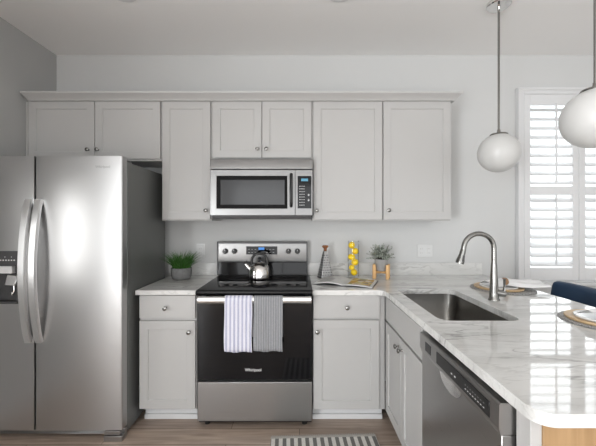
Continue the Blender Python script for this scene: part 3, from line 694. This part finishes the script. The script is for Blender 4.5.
# ------------------------------------------------------------------ dishwasher
DX = 0.562; DY0, DY1 = 0.917, 1.519
dw = thing('dishwasher', (0.86, 1.218, 0), 'dark stainless steel dishwasher built into the peninsula below the bar', 'dishwasher')
build('tub', MB().box(0.612, 1.17, DY0 + 0.004, 1.480, 0.10, 0.868), M['black'], dw, 0.002)
Zs0 = 0.762   # split between control fascia and door
# door with half-moon pocket handle under the fascia
mb = MB(); mb.box(DX + 0.004, 0.607, DY0 + 0.002, DY1 - 0.002, 0.115, 0.7715)
ddo = build('door', mb, M['steel_dw'], dw, 0.003)
fc = MB(); fc.prism([(DX + 0.002, 0.7735), (DX - 0.004, 0.790), (DX - 0.003, 0.857), (DX + 0.002, 0.862), (0.607, 0.862), (0.607, 0.7735)], DY0 + 0.001, DY1 - 0.001, 'Y')
fco = build('control_fascia', fc, M['steel_dw'], dw, 0.0, smooth=20)
cs_ = build('control_strip', MB().box(DX - 0.0056, DX + 0.002, 0.962, 1.335, 0.795, 0.842), M['black'], dw, 0.001)
lb = build('badge', MB().box(DX - 0.0052, DX + 0.002, 1.395, 1.455, 0.800, 0.838), M['black'], fco, 0.001)
for i in range(8):
    yy = 1.10 - i * 0.0155; key(cs_, M['whiteprint'], (DX - 0.0062, DX - 0.0056, yy - 0.0035, yy + 0.0035, 0.808, 0.8105)); key(cs_, M['greyprint'], (DX - 0.0062, DX - 0.0056, yy - 0.003, yy + 0.003, 0.822, 0.824))
for yy in (1.20, 1.175): key(cs_, M['whiteprint'], (DX - 0.0062, DX - 0.0056, yy - 0.005, yy + 0.005, 0.812, 0.817))
mb = MB(); hc = 1.235; rings = []
for k, (q, xo) in enumerate(((1.0, -0.0005), (0.93, 0.0), (0.80, 0.004), (0.4, 0.010))):
    rings.append([(DX + 0.0035 + xo * 0.15, hc + 0.088 * q * math.cos(R(180 + a)), 0.7725 + 0.046 * q * math.sin(R(180 + a))) for a in range(0, 181, 12)])
mb.rings(rings, True, True); build('pocket_handle', mb, M['chrome'], ddo, smooth=60)
build('toe_panel', MB().box(0.64, 0.655, DY0 + 0.004, DY1 - 0.004, 0.0, 0.10), M['black'], dw)

# ------------------------------------------------------------------ ceiling lights, pendants
for (px_, lab) in ((121.5, 'round recessed ceiling light on the refrigerator side of the kitchen'), (340.5, 'round recessed ceiling light nearer the middle of the kitchen')):
    d_ = 2.045; c = (X(px_, d_), d_, CZ)
    t = thing('recessed_light', c, lab, 'ceiling light', 'recessed ceiling lights')
    mb = MB(); mb.lathe([(0.088, 0.0), (0.088, -0.005), (0.080, -0.008), (0.066, -0.006), (0.062, -0.001)], c, 36); build('trim_ring', mb, M['trim'], t)
    mb = MB(); mb.lathe([(0.0615, -0.0005), (0.0615, -0.002), (0.001, -0.0035)], c, 30); build('lens', mb, M['opal'], t)
def pendant(x, y, zc, label):
    t = thing('pendant_lamp', (x, y, CZ), label, 'pendant lamp', 'globe pendant lamps'); r = 0.1255
    mb = MB(); mb.lathe([(0.072, 0.0), (0.072, -0.018), (0.066, -0.024), (0.010, -0.028), (0.009, -0.045), (0.001, -0.046)], (x, y, CZ), 32); cn = build('canopy', mb, M['chrome'], t)
    for a in (60, 240): build('canopy_screw', MB().lathe([(0.006, -0.020), (0.006, -0.028), (0.001, -0.029)], (x + 0.05 * math.cos(R(a)), y + 0.05 * math.sin(R(a)), CZ), 10), M['dark'], cn)
    build('stem', MB().cyl((x, y, CZ - 0.04), (x, y, zc + r + 0.004), 0.0068, seg=14), M['nickel'], t)
    mb = MB(); mb.lathe([(0.009, 0.030), (0.011, 0.012), (0.012, 0.008), (0.050, 0.001), (0.054, -0.006), (0.052, -0.010)], (x, y, zc + r - 0.002), 30); build('fitter_cap', mb, M['nickel'], t)
    mb = MB(); mb.sphere((x, y, zc), r, 40, 26); build('globe', mb, M['opal'], t, smooth=80)
pendant(X(498.8, 2.145), 2.145, 1.371 + 68.5 / (F / 2.145), 'white globe pendant lamp hanging in front of the wall beside the window')
pendant(X(595.5, 1.400), 1.400, 1.371 + 103.0 / (F / 1.400), 'white globe pendant lamp nearer the camera, hanging in front of the window shutters')

# ------------------------------------------------------------------ outlets
def outlet(px0, px1, py0, py1, label, n):
    d_ = WD - 0.004; x0, x1, z0, z1 = X(px0, d_), X(px1, d_), Z(py1, d_), Z(py0, d_)
    t = thing('wall_outlet', ((x0 + x1) / 2, WD, z0), label, 'outlet')
    build('cover_plate', MB().box(x0, x1, WD - 0.006, WD - 0.0003, z0, z1), M['plateplastic'], t, 0.002)
    for i in range(n):
        c = x0 + (x1 - x0) * (i + 0.5) / n; m = (z0 + z1) / 2
        s_ = build('socket', MB().box(c - 0.017, c + 0.017, WD - 0.0085, WD - 0.005, m - 0.034, m + 0.034), M['plateplastic'], t, 0.001)
        for dz in (-0.018, 0.018):
            sl = MB(); sl.box(c - 0.008, c - 0.006, WD - 0.0089, WD - 0.0084, m + dz - 0.005, m + dz + 0.005); sl.box(c + 0.006, c + 0.008, WD - 0.0089, WD - 0.0084, m + dz - 0.005, m + dz + 0.005)
            build('socket_slot', sl, M['gap'], s_)
outlet(417.3, 432.6, 244.6, 257.0, 'white double outlet plate on the wall above the long backsplash', 2)
outlet(196.4, 204.6, 244.0, 257.5, 'white single outlet plate on the wall beside the potted grass', 1)

# ------------------------------------------------------------------ kettle
kx, ky_, kz = X(259.3, 2.57), 2.575, 0.9222
kt = thing('tea_kettle', (kx, ky_, kz), 'shiny steel tea kettle with a black handle on the glass cooktop', 'kettle')
mb = MB(); mb.lathe([(0.078, 0), (0.084, 0.004), (0.085, 0.02), (0.0835, 0.055), (0.077, 0.085), (0.064, 0.108), (0.045, 0.124), (0.040, 0.128)], (kx, ky_, kz), 40); build('kettle_body', mb, M['chrome'], kt, smooth=60)
mb = MB(); mb.lathe([(0.041, 0.126), (0.040, 0.130), (0.025, 0.138), (0.006, 0.141)], (kx, ky_, kz), 30); ld = build('lid', mb, M['chrome'], kt, smooth=60)
mb = MB(); mb.lathe([(0.006, 0.139), (0.006, 0.148), (0.014, 0.153), (0.0155, 0.162), (0.010, 0.170), (0.001, 0.172)], (kx, ky_, kz), 20); build('lid_knob', mb, M['black'], ld)
mb = MB(); mb.tube([(kx - 0.066, ky_ - 0.01, kz + 0.070), (kx - 0.092, ky_ - 0.014, kz + 0.098), (kx - 0.108, ky_ - 0.016, kz + 0.118)], [0.021, 0.016, 0.013], 16); sp_ = build('spout', mb, M['chrome'], kt)
mb = MB(); mb.tube([(kx - 0.060, ky_ - 0.012, kz + 0.112), (kx - 0.085, ky_ - 0.014, kz + 0.125), (kx - 0.104, ky_ - 0.016, kz + 0.140)], [0.006, 0.006, 0.008], 10); mb.sphere((kx - 0.110, ky_ - 0.016, kz + 0.126), 0.014, 14, 8); build('spout_flap', mb, M['black'], sp_)
pts = []
for i in range(15):
    a = math.pi * i / 14; pts.append((kx + 0.062 * math.cos(a) * (1 if i not in (0, 14) else 1.0), ky_, kz + 0.115 + 0.082 * math.sin(a) ** 0.6))
mb = MB(); mb.tube(pts, 0.0105, 12); build('handle', mb, M['black'], kt)

# ------------------------------------------------------------------ towels over the oven handle
def towel(x0, x1, zb, mat, label, seed):
    rnd = random.Random(seed); n = 44; yc = 2.112
    path = [(yc + 0.0225, 0.60 + 0.02), (yc + 0.0225, 0.70), (yc + 0.0225, 0.80), (yc + 0.0225, hz), (yc + 0.017, hz + 0.018), (yc + 0.006, hz + 0.0275), (yc - 0.006, hz + 0.0275), (yc - 0.017, hz + 0.018), (yc - 0.0225, hz)]
    nz = 16
    for i in range(1, nz + 1): path.append((yc - 0.0235, hz - (hz - zb) * i / nz))
    ph = rnd.random() * 6; bm = bmesh.new(); grid = []
    for j, (y, z) in enumerate(path):
        row = []
        fall = max(0, (hz - z) / (hz - zb)) if j > 8 else 0.0
        for i in range(n + 1):
            u = i / n; x = x0 + (x1 - x0) * u
            wob = 0.0045 * math.sin(u * 17 + ph + fall * 1.2) + 0.003 * math.sin(u * 31 + ph * 2)
            yy = y - (abs(wob) * (0.25 + 0.75 * fall) + 0.002 * fall if j > 8 else 0)
            xx = x + (0.004 * math.sin(fall * 5 + ph) * fall if j > 8 else 0)
            zz = z + (0.003 * math.sin(u * 9 + ph) if j == len(path) - 1 else 0)
            row.append(bm.verts.new((xx, yy, zz)))
        grid.append(row)
    for j in range(len(path) - 1):
        for i in range(n): bm.faces.new((grid[j][i], grid[j][i + 1], grid[j + 1][i + 1], grid[j + 1][i]))
    me = bpy.data.meshes.new('dish_towel'); bm.to_mesh(me); bm.free(); me.shade_smooth()
    o = link_mesh('dish_towel', me, mat); s = o.modifiers.new('thick', 'SOLIDIFY'); s.thickness = 0.0028; s.offset = 0
    tag(o, label, 'dish towel', 'towels on the oven handle')
towel(X(224.3, 2.085), X(252.0, 2.085), Z(352, 2.085), M['towel_white'], 'white dish towel with thin blue stripes hanging over the oven handle', 3)
towel(X(253.6, 2.085), X(282.6, 2.085), Z(351.3, 2.085), M['towel_grey'], 'grey striped dish towel hanging over the oven handle', 8)

# ------------------------------------------------------------------ grater
gxx, gyy = X(325.2, 2.69), 2.69
g_ = thing('box_grater', (gxx, gyy, CT), 'tall tapered steel grater with a wooden knob beside the range', 'grater')
mb = MB()
def sq(h, z, rot=R(62)):
    return [(gxx + h * math.sqrt(2) * math.cos(rot + math.pi / 2 * k), gyy + h * math.sqrt(2) * math.sin(rot + math.pi / 2 * k), z) for k in range(4)]
mb.rings([sq(0.050, CT + 0.001), sq(0.050, CT + 0.008), sq(0.014, CT + 0.215)]); gb = build('grater_body', mb, M['gratersteel'], g_, 0.003)
tt = MB()
for side in range(4):
    A0 = Vector(sq(0.050, CT + 0.008)[side]); A1 = Vector(sq(0.050, CT + 0.008)[(side + 1) % 4]); B0 = Vector(sq(0.014, CT + 0.215)[side]); B1 = Vector(sq(0.014, CT + 0.215)[(side + 1) % 4])
    nrm = (A1 - A0).cross(B0 - A0).normalized()
    if nrm.dot((A0 + A1) / 2 - Vector((gxx, gyy, CT))) < 0: nrm = -nrm
    for r_ in range(9):
        v = 0.08 + r_ * 0.095; nn = max(2, int(5 * (1 - v * 0.7)))
        for c_ in range(nn):
            u = (c_ + 0.5 + (0.25 if r_ % 2 else -0.25) * 0.6) / nn
            p = (A0.lerp(A1, u)).lerp(B0.lerp(B1, u), v); e1 = (A1 - A0).normalized() * 0.0055; e2 = (B0 + B1 - A0 - A1).normalized() * 0.0042
            tt.add([p - e1 - e2, p + e1 - e2, p + e1 + e2, p - e1 + e2, p + nrm * 0.0035 - e2 * 0.8 - e1 * .5, p + nrm * 0.0035 - e2 * 0.8 + e1 * .5], [(0, 1, 5, 4), (1, 2, 5), (2, 3, 4, 5), (3, 0, 4)])
build('grating_teeth', tt, M['dark'], gb, smooth=0)
rm = MB()
rm.rings([sq(0.053, CT), sq(0.053, CT + 0.006)]); build('base_rim', rm, M['black'], g_, 0.001)
mb = MB(); mb.lathe([(0.010, 0.213), (0.014, 0.222), (0.012, 0.232), (0.016, 0.240), (0.025, 0.246), (0.027, 0.254), (0.020, 0.262), (0.001, 0.264)], (gxx, gyy, CT), 24); build('knob', mb, M['knobwood'], g_)

# ------------------------------------------------------------------ glass cylinder with lemons
vx, vy = X(353.4, 2.66), 2.66
vs = thing('glass_vase', (vx, vy, CT), 'clear glass cylinder vase filled with yellow lemons', 'vase')
mb = MB(); ro, ri, hh = 0.046, 0.0435, 0.300
mb.lathe([(0.001, 0.0), (ro, 0.0), (ro, hh), (ri, hh), (ri, 0.010), (0.001, 0.010)], (vx, vy, CT), 40, cap=False); build('cylinder', mb, M['glass'], vs, smooth=40)
lem = [(351.4, 245.1, 'top lemon in the glass vase'), (355.4, 251.2, 'second lemon from the top in the glass vase'), (351.4, 256.9, 'third lemon from the top in the glass vase'),
       (355.2, 262.4, 'third lemon from the bottom in the glass vase'), (351.5, 267.3, 'small lemon second from the bottom in the glass vase'), (354.2, 272.4, 'bottom lemon resting in the base of the glass vase')]
for i, (px_, py_, lab) in enumerate(lem):
    r_ = 0.0265 if i != 4 else 0.0215; zz = Z(py_, vy); xx = X(px_, vy); xx = max(vx - ri + r_ + 0.001, min(vx + ri - r_ - 0.001, xx)); zz = max(zz, CT + 0.011 + r_)
    yy = vy + (0.012 if i % 2 else -0.012)
    nb = 16; rings = []
    for k in range(nb + 1):
        t_ = k / nb; q = math.sin(math.pi * t_) ** 0.85; h_ = -math.cos(math.pi * t_) * (1.12 if t_ in (0, 1) else 1.0)
        rings.append([(q * math.cos(2 * math.pi * j / 20), q * math.sin(2 * math.pi * j / 20), h_ * 1.08) for j in range(20)])
    rot = Matrix.Rotation(R(60 + 47 * i), 3, 'X') @ Matrix.Rotation(R(35 * i), 3, 'Y')
    m2 = MB(); m2.rings([[tuple(rot @ Vector((p[0] * r_, p[1] * r_, p[2] * r_)) + Vector((xx, yy, zz))) for p in rr] for rr in rings])
    tag(build('lemon', m2, M['lemon'], None, smooth=80, origin=(xx, yy, zz)), 'yellow ' + lab, 'lemon', 'lemons in the vase')

# ------------------------------------------------------------------ open magazine
def magazine():
    cx_, cy_ = X(341.5, 2.31), 2.315; rz = R(-20.5)
    t = thing('open_magazine', (cx_, cy_, CT), 'open magazine with food photos lying on the marble beside the range', 'magazine', rz=rz)
    W_, H_ = 0.212, 0.275
    def half(sgn, lift):
        top = []; n = 12
        for i in range(n + 1):
            u = i / n; z = 0.006 + lift * math.sin(math.pi * min(1, u * 1.0)) ** 0.9 * (1 - 0.35 * u) + 0.004 * (1 - u); top.append((sgn * u * W_, z))
        return top
    for sgn, lift, nm in ((-1, 0.016, 'left'), (1, 0.008, 'right')):
        top = half(sgn, lift); th = 0.005
        mb = MB(); n = len(top)
        poly = top + [(x, max(0.0022, z - th)) for x, z in reversed(top)]
        mb.prism(poly, 0.0, H_, 'Y'); pg = build('page_block', mb, M['paper'], t, local=True, smooth=30)
        mb = MB(); a = 0.1 if sgn > 0 else 0.35
        sel = [p for i, p in enumerate(top) if a <= i / (n - 1) <= 0.93]
        if sgn > 0:
            q0, q1 = 0.030, H_ - 0.004
            mb.add([(x, q0, z + 0.0006) for x, z in sel] + [(x, q1, z + 0.0006) for x, z in sel], [(i, i + 1, i + 1 + len(sel), i + len(sel)) for i in range(len(sel) - 1)])
            build('photo_print', mb, M['photo'], pg, local=True)
        else:
            for q0 in [0.05 + 0.014 * k for k in range(11)]:
                mb.add([(x, q0, z + 0.0006) for x, z in sel] + [(x, q0 + 0.0035, z + 0.0006) for x, z in sel], [(i, i + 1, i + 1 + len(sel), i + len(sel)) for i in range(len(sel) - 1)])
            build('text_print', mb, M['greyprint'], pg, local=True)
    mb = MB(); mb.box(-W_ - 0.006, W_ + 0.010, -0.006, H_ + 0.004, 0.0, 0.0021); build('cover', mb, M['cover'], t, local=True)
magazine()

# ------------------------------------------------------------------ plants
bxp, byp = X(181.5, 2.60), 2.60
p = thing('potted_grass', (bxp, byp, CT), 'bushy green potted grass in a grey stone bowl on the short countertop', 'potted plant')
mb = MB(); mb.lathe([(0.050, 0.0), (0.066, 0.006), (0.077, 0.030), (0.080, 0.062), (0.078, 0.092), (0.072, 0.092), (0.070, 0.082), (0.001, 0.080)], (bxp, byp, CT), 32); build('pot', mb, M['stone'], p, smooth=50)
def blades(c, n, rad, hmin, hmax, spread, mat, parent):
    rnd = random.Random(5); mb = MB()
    for _ in range(n):
        a = rnd.random() * 2 * math.pi; q = rad * math.sqrt(rnd.random()); h = rnd.uniform(hmin, hmax); lean = spread * (0.15 + 0.85 * q / rad) * rnd.uniform(0.5, 1.15)
        b0 = Vector((c[0] + q * math.cos(a), c[1] + q * math.sin(a), c[2])); dirv = Vector((math.cos(a + rnd.uniform(-.5, .5)), math.sin(a + rnd.uniform(-.5, .5)), 0))
        side = dirv.cross(Vector((0, 0, 1))); side.rotate(Matrix.Rotation(rnd.uniform(-1.2, 1.2), 3, 'Z')); w_ = rnd.uniform(0.0022, 0.0038); vs_ = []; k = 5
        for i in range(k + 1):
            t_ = i / k; pt = b0 + Vector((0, 0, 1)) * (h * (t_ - 0.25 * lean / spread * t_ * t_)) + dirv * (lean * t_ ** 1.7); pt.x = max(pt.x, -1.088 + 0.004 * rnd.random()); pt.y = min(pt.y, WD - 0.03); ww = w_ * (1 - t_) ** 0.6 + 0.0003
            vs_ += [pt - side * ww, pt + side * ww + Vector((0, 0, 0))]
        mb.add(vs_, [(2 * i, 2 * i + 1, 2 * i + 3, 2 * i + 2) for i in range(k)])
    return build('foliage', mb, mat, parent, smooth=80)
blades((bxp, byp, CT + 0.078), 380, 0.062, 0.07, 0.17, 0.125, M['grass'], p)

sx_, sy_ = X(381.2, 2.64), 2.64
st = thing('plant_stand', (sx_, sy_, CT), 'small pale wooden plant stand holding the grey pot', 'plant stand')
for (dx, dy) in ((-0.060, -0.012), (0.036, -0.052), (-0.040, 0.050), (0.060, 0.012)):
    a = math.atan2(dy, dx); build('leg', MB().box(sx_ + dx - 0.012, sx_ + dx + 0.012, sy_ + dy - 0.009, sy_ + dy + 0.009, CT, CT + 0.112), M['bamboo'], st, 0.0015)
cb = MB(); cb.tube([(sx_ - 0.05, sy_ - 0.017, CT + 0.050), (sx_ + 0.05, sy_ + 0.018, CT + 0.050)], 0.0095, 4); build('crossbar', cb, M['bamboo'], st)
cb = MB(); cb.tube([(sx_ + 0.038, sy_ - 0.042, CT + 0.050), (sx_ - 0.036, sy_ + 0.046, CT + 0.050)], 0.0095, 4); build('crossbar', cb, M['bamboo'], st)
pp = thing('potted_eucalyptus', (sx_, sy_, CT + 0.060), 'small grey-green leafy plant in a matt grey pot on the wooden stand', 'potted plant')
zb_ = CT + 0.060
mb = MB(); mb.lathe([(0.030, 0.0), (0.036, 0.004), (0.042, 0.045), (0.050, 0.052), (0.054, 0.096), (0.050, 0.096), (0.047, 0.086), (0.001, 0.084)], (sx_, sy_, zb_), 32); build('pot', mb, M['potgrey'], pp, smooth=50)
def leafy(c, parent):
    rnd = random.Random(11); mb = MB(); stm = MB()
    for _ in range(80):
        a = rnd.random() * 2 * math.pi; el = rnd.uniform(0.0, 1.5); L = rnd.uniform(0.08, 0.130)
        dv = Vector((math.cos(a) * math.cos(el), math.sin(a) * math.cos(el) * 0.9, math.sin(el) * 0.95)); p1 = Vector(c) + Vector((rnd.uniform(-.02, .02), rnd.uniform(-.02, .02), 0))
        p2 = p1 + dv * L + Vector((0, 0, 0.01)); stm.tube([p1, p1.lerp(p2, 0.5) + Vector((0, 0, 0.008)), p2], 0.0009, 5)
        for k in range(9):
            t_ = 0.30 + 0.70 * k / 8; q = p1.lerp(p2, t_) + Vector((0, 0, 0.008 * math.sin(math.pi * t_)))
            ld_ = Vector((rnd.uniform(-1, 1), rnd.uniform(-1, 1), rnd.uniform(-0.3, 1))).normalized(); sd = ld_.cross(Vector((rnd.uniform(-1, 1), rnd.uniform(-1, 1), rnd.uniform(-1, 1)))).normalized(); s_ = rnd.uniform(0.008, 0.0125)
            nr = ld_.cross(sd)
            mb.add([q, q + ld_ * s_ * 0.5 + sd * s_ * 0.58, q + ld_ * s_ * 1.0 + sd * s_ * 0.42, q + ld_ * s_ * 1.2, q + ld_ * s_ * 1.0 - sd * s_ * 0.42, q + ld_ * s_ * 0.5 - sd * s_ * 0.58, q + ld_ * s_ * 0.7 + nr * s_ * 0.12],
                   [(0, 1, 6), (1, 2, 6), (2, 3, 6), (3, 4, 6), (4, 5, 6), (5, 0, 6)])
    fo = build('foliage', mb, M['euca'], parent, smooth=80); build('stems', stm, M['soil'], fo)
leafy((sx_, sy_, zb_ + 0.086), pp)

# ------------------------------------------------------------------ place settings
def disc(name, c, r, h, mat, label, cat, group, dish=0.0):
    mb = MB(); mb.lathe([(0.001, 0), (r * 0.97, 0), (r, h * 0.5), (r * 0.985, h), (r * 0.80, h - dish), (0.001, h - dish)], c, 56, cap=False)
    return tag(build(name, mb, mat, None, smooth=50, origin=c), label, cat, group)
def napkin(c, ang, label):
    """folded linen napkin pulled through a wooden ring, fanned at one end"""
    rnd = random.Random(3); bm = bmesh.new(); n, m = 34, 30; rows = []
    for i in range(n + 1):
        u = i / n; s = (u - 0.36) * 0.37
        pinch = 1 - 0.80 * math.exp(-((u - 0.36) / 0.10) ** 2); wid = (0.052 if u < 0.36 else 0.052 + 0.055 * (u - 0.36) / 0.64) * pinch + 0.010
        row = []
        for j in range(m + 1):
            v = j / m * 2 - 1; hgt = 0.010 + (0.034 + 0.008 * (1 - pinch)) * (1 - v * v) * (1 - 0.55 * abs(u - 0.36)) + 0.005 * math.sin(v * 9 + u * 3) * (0.4 + u)
            row.append(bm.verts.new((s, v * wid + (0.01 * math.sin(u * 7)), max(0.001, hgt))))
        rows.append(row)
    for i in range(n):
        for j in range(m): bm.faces.new((rows[i][j], rows[i + 1][j], rows[i + 1][j + 1], rows[i][j + 1]))
    me = bpy.data.meshes.new('napkin'); bm.to_mesh(me); bm.free(); me.shade_smooth()
    o = link_mesh('napkin', me, M['napkin']); o.location = c; o.rotation_euler = (0, 0, ang)
    s_ = o.modifiers.new('thick', 'SOLIDIFY'); s_.thickness = 0.0015; s_.offset = 1
    tag(o, label, 'napkin', 'folded napkins'); return o
def nring(c, ang, label):
    mb = MB(); seg = 28; rings = []
    for k in range(seg):
        a = 2 * math.pi * k / seg; e1 = Vector((0, math.cos(a), math.sin(a)))
        rings.append([tuple(Vector((ox_, 0, 0)) + e1 * rr) for ox_, rr in ((-0.014, 0.0215), (0.014, 0.0215), (0.014, 0.0265), (0.0, 0.029), (-0.014, 0.0265))])
    mb.rings(rings, closed=True)
    o = build('napkin_ring', mb, M['ringwood'], None, smooth=40, origin=(0, 0, 0)); o.location = (c[0], c[1], c[2] + 0.029); o.rotation_euler = (0, 0, ang)
    tag(o, label, 'napkin ring', 'wooden napkin rings')
for (cx_, cy_, who, cut) in ((1.375, 2.225, 'behind the faucet', False), (1.415, 1.485, 'nearest the camera on the bar', True)):
    disc('placemat', (cx_, cy_, CT + 0.0005), 0.195, 0.005, M['weave'], 'round grey woven placemat ' + who, 'placemat', 'round placemats')
    disc('charger_plate', (cx_ - 0.02, cy_ + 0.01, CT + 0.006), 0.150, 0.012, M['chargerwood'], 'round light wooden charger plate ' + who, 'plate', 'wooden charger plates', 0.004)
    disc('dinner_plate', (cx_ - 0.02, cy_ + 0.01, CT + 0.0145), 0.115, 0.010, M['plate'], 'white dinner plate ' + who, 'plate', 'white dinner plates', 0.005)
    nx, ny = cx_ + 0.005, cy_ - 0.02
    napkin((nx, ny, CT + 0.022), R(4), 'white folded linen napkin on the plate ' + who)
    nring((nx - 0.0, ny + 0.006, CT + 0.0215), R(4), 'brown wooden napkin ring on the plate ' + who)

# ------------------------------------------------------------------ blue stool
def stool(cy, label):
    t = thing('bar_stool', (1.66, cy, 0), label, 'stool')
    mb = MB(); rings = []
    n = 22; half = 0.232
    for i in range(n + 1):
        u = i / n * 2 - 1; y = cy + half * u; wrap = 0.026 * abs(u) ** 2.4; edge = 1 - max(0, (abs(u) - 0.90) / 0.10) ** 2 * 0.5
        top = 0.938 - 0.012 * max(0, (abs(u) - 0.86) / 0.14) ** 2
        th = 0.030 * edge; ring = []
        for (zz, off, q) in ((0.560, -0.070, 1), (0.68, -0.045, 1), (0.80, -0.022, 1), (top - 0.03, -0.004, 1), (top - 0.008, 0.0, 0.7), (top, 0.002, 0.25)):
            ring.append((1.905 + off - wrap - th * q, y, zz))
        for (zz, off, q) in ((top, 0.002, 0.25), (top - 0.008, 0.0, 0.7), (top - 0.03, -0.004, 1), (0.80, -0.022, 1), (0.68, -0.045, 1), (0.560, -0.070, 1)):
            ring.append((1.905 + off - wrap + th * q, y, zz))
        rings.append(ring)
    mb.rings(rings); build('backrest', mb, M['velvet'], t, smooth=60)
    mb = MB(); mb.prism(rrect(1.44, 1.83, cy - 0.225, cy + 0.225, 0.07), 0.585, 0.665, 'Z'); build('seat', mb, M['velvet'], t, 0.018, seg=3)
    for sx in (0, 1):
        for s2 in (-1, 1):
            xx = 1.475 if sx == 0 else 1.80
            build('leg', MB().tube([(xx, cy + s2 * 0.185, 0.586), (xx + (0.04 if sx else -0.03), cy + s2 * 0.215, 0.0)], [0.017, 0.011], 12), M['dark'], t)
    mb = MB(); mb.box(1.455, 1.47, cy - 0.205, cy + 0.205, 0.20, 0.222); build('footrest', mb, M['dark'], t)
stool(2.185, 'dark blue velvet bar stool with curved back tucked at the bar under the window')

# ------------------------------------------------------------------ striped rug
rw, rl = 0.665, 1.05; rcx, rfy = 0.172, 2.092
rt = thing('striped_rug', (rcx, rfy - rl / 2, 0), 'black and cream striped rug lying on the wood floor before the range', 'rug', rz=R(2.2))
build('rug_weave', MB().box(-rw / 2, rw / 2, -rl / 2 + 0.02, rl / 2 - 0.02, 0.0005, 0.008), M['rug'], rt, 0.002, local=True)
for s2 in (-1, 1):
    mb = MB(); y_ = s2 * rl / 2
    mb.box(-rw / 2, rw / 2, min(y_, y_ - s2 * 0.02), max(y_, y_ - s2 * 0.02), 0.0005, 0.0085)
    for i in range(54):
        x_ = -rw / 2 + rw * (i + 0.5) / 54; mb.box(x_ - 0.003, x_ + 0.003, min(y_, y_ + s2 * 0.018), max(y_, y_ + s2 * 0.018), 0.0005, 0.004)
    build('fringe', mb, M['rugedge'], rt, local=True)
